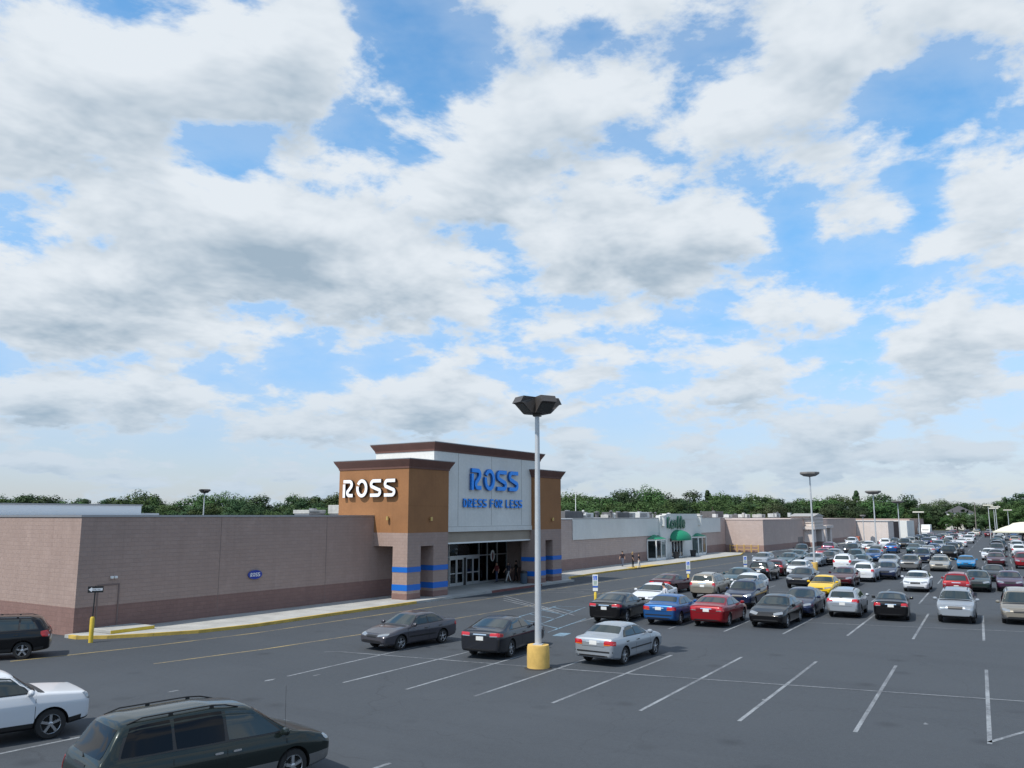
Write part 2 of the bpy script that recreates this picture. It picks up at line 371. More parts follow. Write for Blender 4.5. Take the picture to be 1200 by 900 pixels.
for i, (x, y, rr) in enumerate([(17.2,24.0,.22),(20.1,22.9,.3),(21.6,22.2,.16),(57.3,10.9,.28),(26.2,8.0,.12),(25.6,3.5,.16)]):   # pale scuffs and litter on the tarmac
    mb = MB(); n = 9; mb.add([(x+math.cos(k*.698)*rr*random.uniform(.5, 1.3), y+math.sin(k*.698)*rr*.4*random.uniform(.5, 1.3), .005) for k in range(n)], [tuple(range(n))]); mb.build('paint_scuff', p_white, lot, recalc=False)

# pavements: slab, joints and kerb stones
def pavement(edge, yback, z, segs):
    """edge: kerb line from near to far; segs: (x0, x1, material) painted kerb stretches"""
    pts = list(edge)+[(edge[-1][0], yback), (edge[0][0], yback)]
    mb = MB(); mb.prism(pts, -.02, z); s = tag(mb.build('pavement', concrete), kind='structure')
    def yat(x):
        for (xa, ya), (xb, yb) in zip(edge, edge[1:]):
            if xa <= x <= xb: return ya+(yb-ya)*(x-xa)/(xb-xa)
        return edge[-1][1]
    x = edge[0][0]+1.5
    while x < edge[-1][0]-.5:                             # tooled joints
        j = MB(); j.box(x-.008, x+.008, yat(x)+.17, yback-.02, z, z+.003); j.build('joint', dark_joint, s); x += 3.0 if x < 70 else 6
    for x0, x1, m in segs:
        cuts = sorted([x0, x1]+[q[0] for q in edge if x0 < q[0] < x1]); x = x0
        while x < x1-.01:
            xe = min([x+3., x1]+[q for q in cuts if q > x+.01]); k = MB(); k.prism([(x+.006, yat(x)-.012), (xe-.006, yat(xe)-.012), (xe-.006, yat(xe)+.16), (x+.006, yat(x)+.16)], -.015, z+.006); k.build('kerb_stone', m, s); x = xe
    return s
dark_joint = mat('grey joint', (.22, .215, .2), .95)  # plain grey of the joints and grooves
E1 = [(21.75, 37.5), (22.6, 36.5), (24.2, 35.5), (26., 34.6), (28.9, 34.15), (34., 34.35), (42., 34.55), (63.2, 34.9)]
pavement(E1, 38.5, .14, [(21.75, 42., k_yellow), (42., 50.6, concrete), (50.6, 57.8, k_red), (57.8, 63.2, concrete)])
E2 = [(63.2, 35.2), (66., 36.9), (75., 37.5), (92, 37.4), (116., 37.7), (122., 39.2)]
pavement(E2, 44., .13, [(63.2, 122., k_yellow)])
mb = MB(); mb.prism([(63.2, 34.9), (63.2, 38.5), (46.6, 38.5), (46.6, 39.4), (60.2, 39.4), (60.2, 41), (66, 41), (66, 38.5)][:1]+[(63.2, 39.0), (46.0, 39.0), (46.0, 38.5)], 0, .138)
mb = MB(); mb.prism([(46.0, 38.5), (60.6, 38.5), (60.6, 39.5), (46.0, 39.5)], -.02, .14); tag(mb.build('entrance_floor', concrete), kind='structure')
E3 = [(128.4, 36.9), (140, 35.9), (195., 35.4)]
pavement(E3, 37.75, .12, [(128.4, 195, concrete)])
mb = MB(); mb.prism([(80.2, 37.3), (88., 37.3), (87., 38.6), (81., 38.6)], .1, .142); tag(mb.build('kerb_ramp', k_yellow), kind='structure')
ks = MB(); ks.box(21.735, 21.90, 37.5, 38.16, -.015, .146); tag(ks.build('kerb_end', k_yellow), kind='structure')
st = empty('concrete_landing', 'yellow edged concrete landing step under the side door outline', 'step', (23.9, 37.6, 0))
box('slab', concrete, st, -.95, 1.25, -.75, .88, .14, .30, bev=.02); box('front_edge', b_yellow, st, -.96, 1.26, -.775, -.752, .145, .29)
box('side_edge', b_yellow, st, 1.252, 1.275, -.74, .86, .145, .29)

# ------------------------------------------------------------------ lettering
def arc(cx, cy, rx, ry, a0, a1, n=10): return [(cx+rx*math.cos(R(a0+(a1-a0)*i/n)), cy+ry*math.sin(R(a0+(a1-a0)*i/n))) for i in range(n+1)]
GLY = {   # unit letters as pen strokes
 'S': [[(.98,.89),(.36,.89)]+arc(.30,.70,.20,.19,90,215,8)+[(.66,.44)]+arc(.70,.29,.20,.18,50,-90,8)[1:]+[(.02,.11)]],
 'R': [[(.09,.0),(.09,.74)],[(.02,.89),(.55,.89)]+arc(.60,.71,.20,.18,80,-40,7)+[(.50,.38)]+arc(.60,.26,.19,.15,150,270,6)+[(.92,.11)]],
 'O': [arc(.5,.5,.40,.41,150,-195,30)],
 'D': [[(.12,.05),(.12,.78)],[(.0,.91),(.42,.91)]+arc(.42,.5,.40,.41,80,-90,12)[1:]+[(.12,.08)]],
 'E': [[(.12,.05),(.12,.78)],[(.02,.91),(.85,.91)],[(.12,.5),(.75,.5)],[(.06,.09),(.88,.09)]],
 'F': [[(.12,.0),(.12,.78)],[(.02,.91),(.88,.91)],[(.12,.5),(.75,.5)]],
 'L': [[(.12,1.),(.12,.09)],[(.06,.09),(.85,.09)]]}
def lettering(parent, text, u0, u1, v0, v1, pen, fr, depth, face, back, adv=None):
    """letters of a word as sub-parts: coloured face, darker return"""
    n = sum(1 if c != ' ' else .55 for c in text); step = (u1-u0)/n; u = u0
    for c in text:
        if c == ' ': u += step*.55; continue
        mb = MB(); mb2 = MB(); w = step*.80; h = v1-v0
        for st_ in GLY[c]:
            P = [(u+p[0]*w, v0+p[1]*h) for p in st_]
            mb.stroke(P, pen, fr, depth)
            mb2.stroke(P, pen*.93, lambda a, b, d: fr(a, b, depth+d), .012)
        o = mb.build('letter', back, parent); mb2.build('letter_face', face, o) if parent.parent is None else None
        if parent.parent is not None:
            mb.mi = 1; k = mb2; me = o.data; me.materials.append(face)
            bm = bmesh.new(); bm.from_mesh(me); vs = [bm.verts.new(p) for p in k.v]
            for f in k.f:
                ff = bm.faces.new([vs[i] for i in f]); ff.material_index = 1
            bmesh.ops.recalc_face_normals(bm, faces=bm.faces); bm.to_mesh(me); bm.free()
        u += step
def text_mesh(parent, txt, size, m, loc, rot, name='lettering', ext=.004):
    c = bpy.data.curves.new('t', 'FONT'); c.body = txt; c.size = size; c.extrude = ext; c.align_x = 'CENTER'; c.align_y = 'CENTER'
    o = bpy.data.objects.new('t', c); col.objects.link(o); bpy.context.view_layer.update()
    me = bpy.data.meshes.new_from_object(o); bpy.data.objects.remove(o)
    me.materials.clear(); me.materials.append(m); k = link(name, me, parent, loc); k.rotation_euler = rot; return k

# ------------------------------------------------------------------ clothing store
YF = 38.5
store = empty('clothing_store', 'large block walled store with ochre towers and big ROSS lettering over its entrance', 'store')
def wall_mass(parent, x0, x1, y0, y1, ztop, zb=1.27, up=None, lo=None, cap=True):
    up = up or block; lo = lo or block_d
    box('wall', up, parent, x0, x1, y0, y1, zb, ztop)
    box('wall_base', lo, parent, x0-.006, x1+.006, y0-.006, y1+.006, -.02, zb)
    if cap: box('coping', metal_cap, parent, x0-.04, x1+.04, y0-.04, y1+.04, ztop, ztop+.10)
wall_mass(store, 22.12, 45.9, YF, 84, 5.42)
wall_mass(store, 45.9, 60.7, 46, 84, 5.42)
box('wall', block, store, 60.7, 66.0, 41.0, 84, 0, 5.42); box('coping', metal_cap, store, 60.7, 66.0, 41.0, 84, 5.42, 5.5)
box('side_wall', block, store, 59.65, 60.68, 36.85, 46, 1.27, 4.2); box('side_wall_base', block_d, store, 59.644, 60.69, 36.85, 46, 0, 1.27)
YT = 35.55
def cornice(parent, x0, x1, y0, y1, z0, z1, fl=.30):
    mb = MB(); vs = []
    for z, o_ in ((z0, .04), (z0+.12, .06), (z1-.06, fl), (z1, fl)):
        vs += [(x0-o_, y0-o_, z), (x1+o_, y0-o_, z), (x1+o_, y1+o_, z), (x0-o_, y1+o_, z)]
    fs = [(3,2,1,0), (12,13,14,15)]
    for j in range(3):
        for k in range(4): fs.append((j*4+k, j*4+(k+1) % 4, j*4+4+(k+1) % 4, j*4+4+k))
    mb.add(vs, fs); mb.build('cornice', cornice_m, parent)
    box('cornice_cap', metal_cap, parent, x0-fl-.03, x1+fl+.03, y0-fl-.03, y1+fl+.03, z1, z1+.05)
def column(x0, x1, y0=YT, y1=36.8):
    c = MB(); c.box(x0, x1, y0, y1, .52, 3.5); c = c.build('column', block, store)
    box('plinth', block_d, c, x0-.008, x1+.008, y0-.008, y1+.008, .13, .52)
    for z0, z1 in ((1.86, 2.19), (.70, 1.08)): box('blue_band', band_blue, c, x0-.015, x1+.015, y0-.015, y1+.015, z0, z1)
for xs in ((42.2, 43.55), (44.9, 46.5), (57.9, 59.6), (60.75, 62.2)): column(*xs)
for x0, x1 in ((42.2, 46.5), (57.9, 62.2)):
    box('tower', stucco_o, store, x0, x1, YT, 41.8, 4.37, 8.6); cornice(store, x0, x1, YT, 41.8, 8.57, 9.17)
    box('beam', block, store, x0, x1, YT+.004, 36.8, 3.5, 4.37)
    box('soffit', stucco_t, store, x0+.02, x1-.02, 36.8, 39.3, 4.15, 4.366)
box('beam', block, store, 42.2, 43.55, 36.8, YF-.005, 3.5, 4.37); box('beam', block, store, 60.75, 62.2, 36.8, 41., 3.5, 4.37)
box('front_panel', stucco_w, store, 45.2, 59.3, 35.85, 41.2, 4.72, 9.95)
for x in (48.0, 52.2, 56.4): box('control_joint', dark_joint, store, x-.012, x+.012, 35.842, 35.86, 4.76, 9.9)
for x in (30.0, 37.9): box('control_joint', mat('caulked joint', (.20, .155, .14), .9), store, x-.012, x+.012, YF-.012, YF+.01, .14, 5.42)
for z in (5.75, 7.2)[:1]: box('control_joint', mat('ochre joint', (.2, .09, .03), .9), store, 42.19, 46.51, YT-.006, YT+.02, 6.12, 6.135); cornice(store, 45.2, 59.3, 35.85, 41.2, 9.92, 10.5)
box('panel_trim', stucco_w, store, 46.5, 57.9, 35.80, 36.4, 4.36, 4.70); box('panel_groove', dark_joint, store, 46.5, 57.9, 35.87, 36.3, 4.69, 4.73)
box('fascia', stucco_t, store, 46.5, 57.9, 36.0, 36.3, 3.62, 4.37); box('fascia_trim', white_m, store, 46.5, 57.9, 35.96, 36.34, 3.52, 3.62)
box('ceiling', stucco_t, store, 46.5, 59.65, 36.3, 46, 3.6, 3.75)
# shop front
SG = 39.4
xs = [46.0, 47.6, 49.4, 51.6, 55.6, 56.75, 58.2, 59.64]
for i, (xa, xb) in enumerate(zip(xs, xs[1:])):
    if i == 3: continue
    w_ = MB()
    for zz0, zz1 in ((.16, .30), (2.30, 2.38), (3.50, 3.6)): w_.box(xa, xb, SG-.05, SG+.05, zz0, zz1)
    w_.box(xa-.035, xa+.035, SG-.06, SG+.06, .14, 3.6); w_.box(xb-.033, xb+.033, SG-.058, SG+.058, .14, 3.59)
    w_ = w_.build('shop_window', alu, store)
    box('pane', shop_glass, w_, xa+.035, xb-.035, SG-.01, SG+.01, .30, 2.30); box('pane', shop_glass, w_, xa+.035, xb-.035, SG-.01, SG+.01, 2.38, 3.5)
tr = box('transom', alu, store, 51.6, 55.6, SG-.09, SG+.09, 2.24, 2.42)
box('pane', shop_glass, tr, 51.64, 55.56, SG-.01, SG+.01, 2.42, 3.5); box('head_rail', alu, tr, 51.6, 55.6, SG-.05, SG+.05, 3.5, 3.6)
for xa in (51.65, 52.55, 53.80, 54.70):
    d_ = MB()
    for b_ in ((xa, xa+.09, .15, 2.24), (xa+.78, xa+.87, .15, 2.24), (xa+.09, xa+.78, .15, .38), (xa+.09, xa+.78, 1.05, 1.13), (xa+.09, xa+.78, 2.12, 2.24)):
        d_.box(b_[0], b_[1], SG-.09, SG-.04, b_[2], b_[3])
    d_ = d_.build('door', alu, store)
    box('pane', shop_glass, d_, xa+.09, xa+.78, SG-.07, SG-.06, .38, 1.05); box('pane', shop_glass, d_, xa+.09, xa+.78, SG-.07, SG-.06, 1.13, 2.12)
    box('handle', alu, d_, xa+.70, xa+.74, SG-.16, SG-.11, .85, 1.5)
box('door_gap', black_m, store, 53.45, 53.78, SG-.06, SG+.02, .15, 2.22)
box('interior_floor', weathered('shop floor', (.25, .24, .22), .4, .1), store, 46, 59.6, SG+.05, 46, .0, .13)
box('back_wall', weathered('shop interior wall', (.5, .49, .46), .8, .1), store, 46, 59.6, 45.8, 45.99, .13, 3.6)
for k, (x, h, cc) in enumerate([(48, 1.6, (.3, .1, .1)), (50.2, 1.4, (.1, .14, .3)), (56.2, 1.7, (.4, .38, .33)), (57.6, 1.5, (.25, .07, .12))]):
    rk = empty('clothes_rack', 'rack of %s clothes inside the dark store window' % ['red', 'blue', 'cream', 'crimson'][k], 'clothes rack', (x, 42.2+.3*k, .13))
    mb = MB(); mb.box(-.6, .6, -.02, .02, h, h+.03); mb.box(-.6, -.57, -.02, .02, 0, h); mb.box(.57, .6, -.02, .02, 0, h); mb.build('rail', alu, rk)
    for q in range(6): box('garment', mat('cloth%d%d' % (k, q), tuple(c*random.uniform(.6, 1.3) for c in cc), .9), rk, -.52+q*.18, -.40+q*.18, -.24, .24, h-.95+.1*(q % 2), h-.03)
# round poster in the window
po = MB(); po.lathe([(.42, 0), (.42, .015)], 20, (0, 0, 0), 'y'); po = po.build('window_poster', white_m); po.location = (57.45, SG-.07, 2.25); tag(po, 'oval white and red poster inside the ROSS shop window', 'poster')
po.scale = (.7, 1, 1.1)
pr = MB(); pr.lathe([(.22, 0), (.22, .02)], 14, (0, 0, 0), 'y'); pr = pr.build('red_print', k_red, po); pr.location = (0, -.004, -.06); pr.scale = (.9, 1, 1.4)
# wall lamps
def wall_lamp(p, n):
    mb = MB(); d = Vector(n); p = Vector(p)
    mb.tube(p, p+d*.14, .03); mb.tube(p+d*.14+Vector((0, 0, -.13)), p+d*.14+Vector((0, 0, .12)), .10, .085, 12)
    return mb.build('wall_lamp', mat('brass lamp', (.52, .36, .12), .4, .4), store, 40)
wall_lamp((42.2, 37.2, 5.32), (-1, 0, 0)); wall_lamp((44.45, YT, 5.28), (0, -1, 0)); wall_lamp((60.6, YT, 5.2), (0, -1, 0))
# lettering
fr_front = lambda u, v, d: (u, 35.85-.06-d, v)
fr_side = lambda u, v, d: (42.2-.06-d, u, v)
sg = link('sign_letters', None, store); lettering(sg, 'ROSS', 49.35, 55.95, 7.33, 8.93, .30, fr_front, .16, letter_blue, letter_navy)
sg = link('slogan_letters', None, store); lettering(sg, 'DRESS FOR LESS', 48.5, 56.45, 6.08, 6.70, .115, fr_front, .07, letter_blue, letter_navy)
sg = link('sign_letters', None, store); lettering(sg, 'ROSS', -41.2, -36.25, 6.70, 7.92, .235, lambda u, v, d: fr_side(-u, v, d), .17, letter_white, black_m)
# door outline, oval badge and lamp on the blank wall
dr = MB()
for b_ in ((23.2, 24.2, 2.20, 2.26), (24.2, 24.26, .3, 2.26), (23.14, 23.2, .3, 2.26)): dr.box(b_[0], b_[1], YF-.03, YF+.01, b_[2], b_[3])
dr = dr.build('door_frame', mat('frame brown', (.17, .125, .115), .8), store)
fl = MB()
for x in (23.8, 24.0): fl.bbox(x-.07, x+.07, YF-.14, YF-.01, 2.50, 2.62, .02)
tag(fl.build('flood_lamp', white_m, store))
bd = MB(); bd.lathe([(.56, 0), (.6, .02), (.6, .07), (.55, .09)], 36, (0, 0, 0), 'y')
bd = bd.build('oval_sign', mat('badge blue', (.012, .035, .30), .35), store); bd.location = (32.4, YF, 2.2); bd.scale = (.80, 1, .42)
rim = MB(); rim.lathe([(.60, .07), (.60, .10), (.54, .10), (.54, .07)], 36, (0, 0, 0), 'y', cap=False); rim.build('rim', mat('badge rim', (.05, .08, .32), .4), bd)
sw = MB()
for i, c in enumerate('ROSS'):
    for s_ in GLY[c]: sw.stroke([(31.97+i*.22+p[0]*.18, 2.07+p[1]*.26) for p in s_], .05, lambda u, v, d: (u-32.4, -.092-d, (v-2.2)/.52), .01)
sw.build('lettering', white_m, bd)
cm = MB(); cm.tube((45.5, 38.4, 2.9), (45.5, 38.15, 2.85), .02); cm.bbox(45.42, 45.58, 37.95, 38.2, 2.78, 2.92, .02); cm.build('camera_bracket', white_m, store)
# white raised roof behind
wb = empty('white_roof_block', 'long low white roof structure rising behind the left store wall', 'roof', (0, 0, 0))
box('wall', mat('white roof membrane', (.80, .82, .83), .7), wb, -30, 55.1, 84.4, 110, 0, 6.55); box('roof_edge', metal_cap, wb, -30.1, 55.2, 84.3, 110.1, 6.55, 6.68); box('step', white_m, wb, 55.2, 58.4, 86, 100, 0, 5.75)
# ------------------------------------------------------------------ gift shop
YH = 41.0
gift = empty('gift_shop', 'low shop with white band, green awning and green script letters', 'shop')
wall_mass(gift, 66.0, 127.2, YH, 84, 5.06, 1.2, block_p, block_pd)
box('white_band', stucco_w, gift, 74.6, 124.5, YH-.10, YH-.008, 3.05, 5.12); box('band_cap', metal_cap, gift, 74.55, 124.55, YH-.14, YH+.02, 5.165, 5.22)
# stepped centre parapet
box('centre_panel', stucco_w, gift, 98.5, 114.6, YH-.30, YH-.102, .13, 5.0)
box('parapet', stucco_w, gift, 98.5, 114.6, YH-.34, YH+.25, 5.0, 5.45); box('parapet', stucco_w, gift, 100.7, 112.9, YH-.33, YH+.24, 5.45, 5.72)
for x in (99.3, 113.7): 
    mb = MB(); mb.lathe([(.42, 4.2), (.42, 5.35), (.5, 5.4), (.5, 5.55)], 14, (x, YH-.34, 0)); mb.build('pilaster', stucco_w, gift, 40)
def bay(x0, x1):
    o = link('bay_window', None, gift); d = 1.0; xm = .55
    P = [(x0, YH-.1), (x0+xm, YH-d), (x1-xm, YH-d), (x1, YH-.1)]
    mb = MB(); mb.prism(P, .13, .42); mb.prism(P, 2.45, 2.66)
    for p in P+[((x0+x1)/2, YH-d)]: mb.box(p[0]-.06, p[0]+.06, p[1]-.06, p[1]+.06, .3, 2.6)
    mb.build('frame', white_m, o)
    for a, b in zip(P, P[1:]):
        g_ = MB(); g_.quad((*a, .42), (*b, .42), (*b, 2.45), (*a, 2.45)); g_.build('pane', shop_glass, o)
    rf = MB(); e = .12; B = [(x0-e, YH-.08), (x0+xm-e*.5, YH-d-e), (x1-xm+e*.5, YH-d-e), (x1+e, YH-.08)]; T = [((x0+x1)/2-.25, YH-.1), ((x0+x1)/2+.25, YH-.1)]
    rf.add([(*p, 2.66) for p in B]+[(*p, 3.15) for p in T], [(0, 1, 4), (1, 2, 5, 4), (2, 3, 5), (0, 4, 5, 3), (3, 2, 1, 0)]); rf.build('bay_roof', green_m, o)
    dk = MB(); dk.box(x0+.1, x1-.1, YH-.095, YH-.09, .4, 2.5); dk.build('display_back', mat('shop back', (.05, .055, .06), .8), o)
bay(94.6, 98.9); bay(110.5, 114.9)
ent = link('entrance', None, gift)
mb = MB()
for x in (102., 103.1, 104.2, 105.3, 106.4): mb.box(x-.06, x+.06, YH-.42, YH-.31, .13, 2.6)
for z in (.13, 2.2, 2.55): mb.box(102., 106.4, YH-.41, YH-.32, z, z+.1)
mb.build('door_frame', white_m, ent)
for x0, x1 in ((102.06, 103.04), (103.16, 104.14), (104.26, 105.24), (105.36, 106.34)): box('pane', shop_glass, ent, x0, x1, YH-.37, YH-.36, .23, 2.55)
box('dark_lobby', dark, ent, 102., 106.4, YH-.305, YH-.303, .14, 2.6)
# quarter-dome awning with ribs
aw = MB(); cx, rx, ry, rz = 104.6, 2.7, 1.7, 1.1; n, m = 14, 6; vs = []
for j in range(m+1):
    t = R(90*j/m)
    for i in range(n+1):
        p = math.pi*i/n; vs.append((cx+rx*math.cos(p)*math.cos(t), YH-.3-ry*math.sin(p)*math.cos(t), 2.55+rz*math.sin(t)))
fs = [(j*(n+1)+i, j*(n+1)+i+1, (j+1)*(n+1)+i+1, (j+1)*(n+1)+i) for j in range(m) for i in range(n)]
aw.add(vs, fs); aw.build('awning', green_m, gift, 25)
vb = MB(); vb.add([(cx+rx*math.cos(math.pi*i/n), YH-.3-ry*math.sin(math.pi*i/n), z) for z in (2.32, 2.55) for i in range(n+1)], [(i, i+1, n+2+i, n+1+i) for i in range(n)]); vb.build('awning_valance', green_m, gift, 25)
# green script letters
sgn = link('sign_letters', None, gift); frh = lambda u, v, d: (u, YH-.36-d, v)
SC = [[[(0,1.),(.02,0)],[(.5,1.),(.08,.52),(.55,.0)]], [arc(.4,.3,.34,.3,30,330,14)+[(.72,.02),(.85,.1)]], [[(.05,.6),(.12,0)],[(.12,.4)]+arc(.42,.42,.25,.2,160,30,5)+[(.66,0)]],
      [[(.1,.1)]+arc(.42,.62,.2,.45,200,520,14)[2:12]+[(.22,.3),(.36,0),(.6,.05)]], [[(.1,.1)]+arc(.42,.62,.2,.45,200,520,14)[2:12]+[(.22,.3),(.36,0),(.6,.05)]], [[(.12,.3),(.66,.36)]+arc(.4,.34,.28,.32,10,330,12)]]
u = 100.9
for st_ in SC:
    mb = MB()
    for s_ in st_: mb.stroke([(u+p[0]*1.2, 3.92+p[1]*1.35) for p in s_], .30, frh, .14)
    mb.build('letter', green_d, sgn); u += 1.12
for k, x in enumerate((101.3, 107.2)):
    pl = empty('planter', 'black square planter %s of the gift shop doors' % ('left', 'right')[k], 'planter', (x, 41.2, .13), 0, 'planters at the gift shop door')
    mb = MB(); mb.lathe([(.34, 0), (.42, .72), (.46, .74), (.46, .84), (.38, .84), (.36, .76)], 4); mb.build('tub', black_m, pl); 
    so = MB(); so.lathe([(.36, .70), (.30, .79), (.1, .84)], 8); so.build('soil', mat('soil', (.03, .022, .016), .95), pl)
fy = link('wall_lantern', None, gift)
for x in (101.3, 107.4):
    mb = MB(); mb.tube((x, YH-.3, 2.5), (x, YH-.6, 2.6), .025); mb.lathe([(.09, 2.2), (.13, 2.25), (.13, 2.5), (.03, 2.62)], 8, (x, YH-.6, 0)); mb.build('lantern', black_m, fy)

TURN = R(2.4); gift.rotation_euler = (0, 0, TURN); gift.location = (66-66*math.cos(TURN)+41*math.sin(TURN), 41-66*math.sin(TURN)-41*math.cos(TURN), 0)   # this shop stands a little askew to its neighbour

# ------------------------------------------------------------------ mall wing with portal
wing = empty('mall_wing', 'long pinkish block wing with a gabled entrance portal past the gift shop', 'building')
wall_mass(wing, 127.25, 196, 37.75, 84, 4.80, 1.05, block_p, block_pd, cap=False)
box('coping', mat('pink coping', (.42, .34, .31), .8), wing, 127.2, 196, 37.7, 84, 4.80, 4.9)
po = link('portal', None, wing); py = 36.1
for x in (151.2, 157.0): box('pier', block_l, po, x, x+1.5, py, 37.74, .1, 3.1)
box('pier_base', block_d, po, 151.19, 152.71, py-.01, 37.73, .1, .9); box('pier_base', block_d, po, 156.99, 158.51, py-.01, 37.73, .1, .9)
box('lintel', block_l, po, 150.6, 159.2, py-.3, 37.74, 3.1, 3.62); box('gable_wall', block_l, po, 151.6, 158.2, py-.05, 40, 3.62, 5.35)
for z in (3.62, 4.15, 4.7): box('moulding', stucco_t, po, 151.5, 158.3, py-.12, 40.05, z, z+.07)
mb = MB(); mb.add([(150.9, y, z) if k == 0 else (154.9, y, z) if k == 1 else (158.9, y, z) for y in (py-.2, 40.2) for k, z in ((0, 5.35), (1, 5.85), (2, 5.35))], [(0, 2, 1), (3, 4, 5), (0, 1, 4, 3), (1, 2, 5, 4), (0, 3, 5, 2)]); mb.build('gable_roof', mat('portal roof', (.30, .29, .28), .6), po)
box('doorway', dark, po, 152.72, 156.98, 37.70, 37.745, .12, 2.4); box('door_leaf', alu, po, 154.7, 154.9, 37.62, 37.69, .12, 2.4)
box('pillar', block_l, po, 163.2, 164.6, 36.9, 37.74, .1, 3.2); box('doorway', dark, po, 164.65, 167.2, 37.70, 37.745, .12, 2.6); box('pillar', block_l, po, 167.3, 168.6, 36.9, 37.74, .1, 3.2); box('canopy', block_l, po, 163., 168.8, 36.6, 37.74, 3.2, 3.7)
for k in range(4): box('wall_pipe', metal_cap, wing, 147.2+k*.8, 147.32+k*.8, 37.6, 37.72, .12, 1.9)
# yellow hoop rails by the corner
for k in range(5):
    y = 38.4+k*1.08
    r_ = empty('guard_post', 'yellow steel guard post, %s from the corner of the pink wall' % ORD[k], 'bollard', (126.6, y, 0), 0, 'yellow guard posts against the pink wall')
    mb = MB(); mb.lathe([(.08, 0), (.08, 1.10), (.05, 1.16), (.0, 1.18)], 8); mb.build('post', lamp_base, r_)
    if k < 4: box('rail', lamp_base, r_, -.03, .03, .1, .98, .90, .97); box('rail', lamp_base, r_, -.03, .03, .1, .98, .42, .48)
# far end: protruding lit wall, dark recess, pale wall
far = empty('far_store', 'pale flat roofed store at the far end of the shop row', 'building')
box('wall', block_l, far, 196.2, 203.2, 31.3, 84, 0, 4.2)
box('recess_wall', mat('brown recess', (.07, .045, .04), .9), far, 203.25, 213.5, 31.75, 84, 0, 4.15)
box('pale_wall', stucco_w, far, 224, 236, 31.5, 84, 0, 4.2); box('end_wall', block, far, 236, 262, 32.5, 84, 0, 4.6)
box('coping', metal_cap, far, 196.1, 203.25, 31.2, 84, 4.2, 4.3)
mb = MB(); mb.box(-.6, .6, -.3, .3, .0, 1.0)
tag(box('red_bin', mat('rusty red', (.35, .1, .06), .7), None, 190.2, 191.6, 36.2, 37.2, .12, 1.1, bev=.05), 'small reddish bin at the inner corner of the far pale wall', 'bin')

# ------------------------------------------------------------------ rooftop plant
hv_b = weathered('rooftop unit casing', (.42, .42, .40), .6, .16, 2); hv_d = weathered('rooftop unit dark casing', (.10, .10, .105), .7, .15, 2); hv_w = weathered('rooftop unit white', (.55, .56, .55), .5, .12, 2)
def hvac(x, y, z, sx, sy, sz, m, lab, fan=True):
    o = empty('rooftop_unit', lab, 'rooftop unit', (x, y, z), 0, 'rooftop units')
    mb = MB(); mb.bbox(-sx/2, sx/2, -sy/2, sy/2, .15, sz, .03); mb.build('casing', m, o)
    mb = MB(); mb.box(-sx/2+.1, sx/2-.1, -sy/2+.1, sy/2-.1, 0, .16); mb.build('kerb_frame', metal_cap, o)
    mb = MB(); n = max(3, int(sz/.16))
    for k in range(n): mb.box(-sx/2+.12, sx*.12, -sy/2-.02, -sy/2+.01, .25+k*(sz-.4)/n, .25+(k+.5)*(sz-.4)/n)
    mb.build('louvre', hv_d, o)
    if fan: mb = MB(); mb.lathe([(.34, sz), (.34, sz+.14), (.30, sz+.14), (.30, sz+.05)], 12, (sx*.2, 0, 0)); mb.build('fan_cowl', metal_cap, o)
HV = [(52.0,55.,5.5,2.2,2,.55,hv_b,'low beige rooftop unit left of the ochre tower'),(53.9,52.6,5.5,2.2,2.2,1.05,hv_b,'square beige rooftop unit against the ochre tower'),
 (97,55,5.0,5.2,3,1.25,hv_d,'large dark louvred rooftop unit right of the ochre tower'),(103.3,56,5,1.6,1.5,.65,hv_b,'small beige rooftop unit beside the large dark unit'),(106.2,57,5,2.6,2,1.0,hv_w,'white box rooftop unit behind the left of the white band'),
 (109.3,55,5,1.2,1.2,.7,hv_b,'tiny beige rooftop vent before the boxed units'),(114.5,56,5,4.6,2.6,1.15,hv_d,'wide dark fronted rooftop unit above the white band'),(119.6,57,5,3.0,2.5,1.1,hv_b,'beige rooftop unit right of the dark fronted one'),(124.3,57,5,5,3,1.2,hv_w,'large white box rooftop unit left of the gift shop parapet'),
 (134.0,60,5,3.2,2,.9,hv_b,'beige rooftop unit behind the gift shop parapet'),(148.5,58,5,2.2,2,.75,hv_b,'low rooftop unit right of the gift shop parapet'),(152.0,60,5,1.6,1.6,.65,hv_w,'small white rooftop unit past the parapet'),(159.,57,5,5.2,3,1.5,hv_d,'tall dark rooftop unit with white lid above the pink corner'),
 (170.,58,4.9,1.8,1.8,.9,hv_w,'small white rooftop vent above the pink lit wall'),(176.,60,4.9,2.4,2,.9,hv_b,'second rooftop unit above the pink lit wall'),(182,58,4.9,2.6,2,1.0,hv_w,'third rooftop unit above the pink lit wall'),(188.,62,4.9,1.6,1.6,1.0,hv_d,'dark little rooftop unit above the pink wing'),
 (193.,58,4.9,3,2,1.0,hv_b,'beige unit over the pink wing left of the lamp'),(199,60,4.9,2,2,.9,hv_d,'dark vent over the pink wing'),(205,62,4.9,2.8,2.,1.0,hv_b,'grey unit over the middle of the pink wing'),(212,60,4.9,3.6,2.2,1.25,hv_w,'long white unit over the pink wing near the lamp'),(220,62,4.9,3.,2.,1.1,hv_w,'white hooded unit just left of the portal')]
for h in HV: hvac(h[0], h[1], h[2], h[3]*.9, h[4], h[5]*.85, h[6], h[7])
rq = random.Random(8)
VP = sorted([(rq.uniform(98, 225), rq.uniform(50, 66)) for k in range(30)], key=lambda p: -math.atan2(p[1], p[0]))     # from left to right
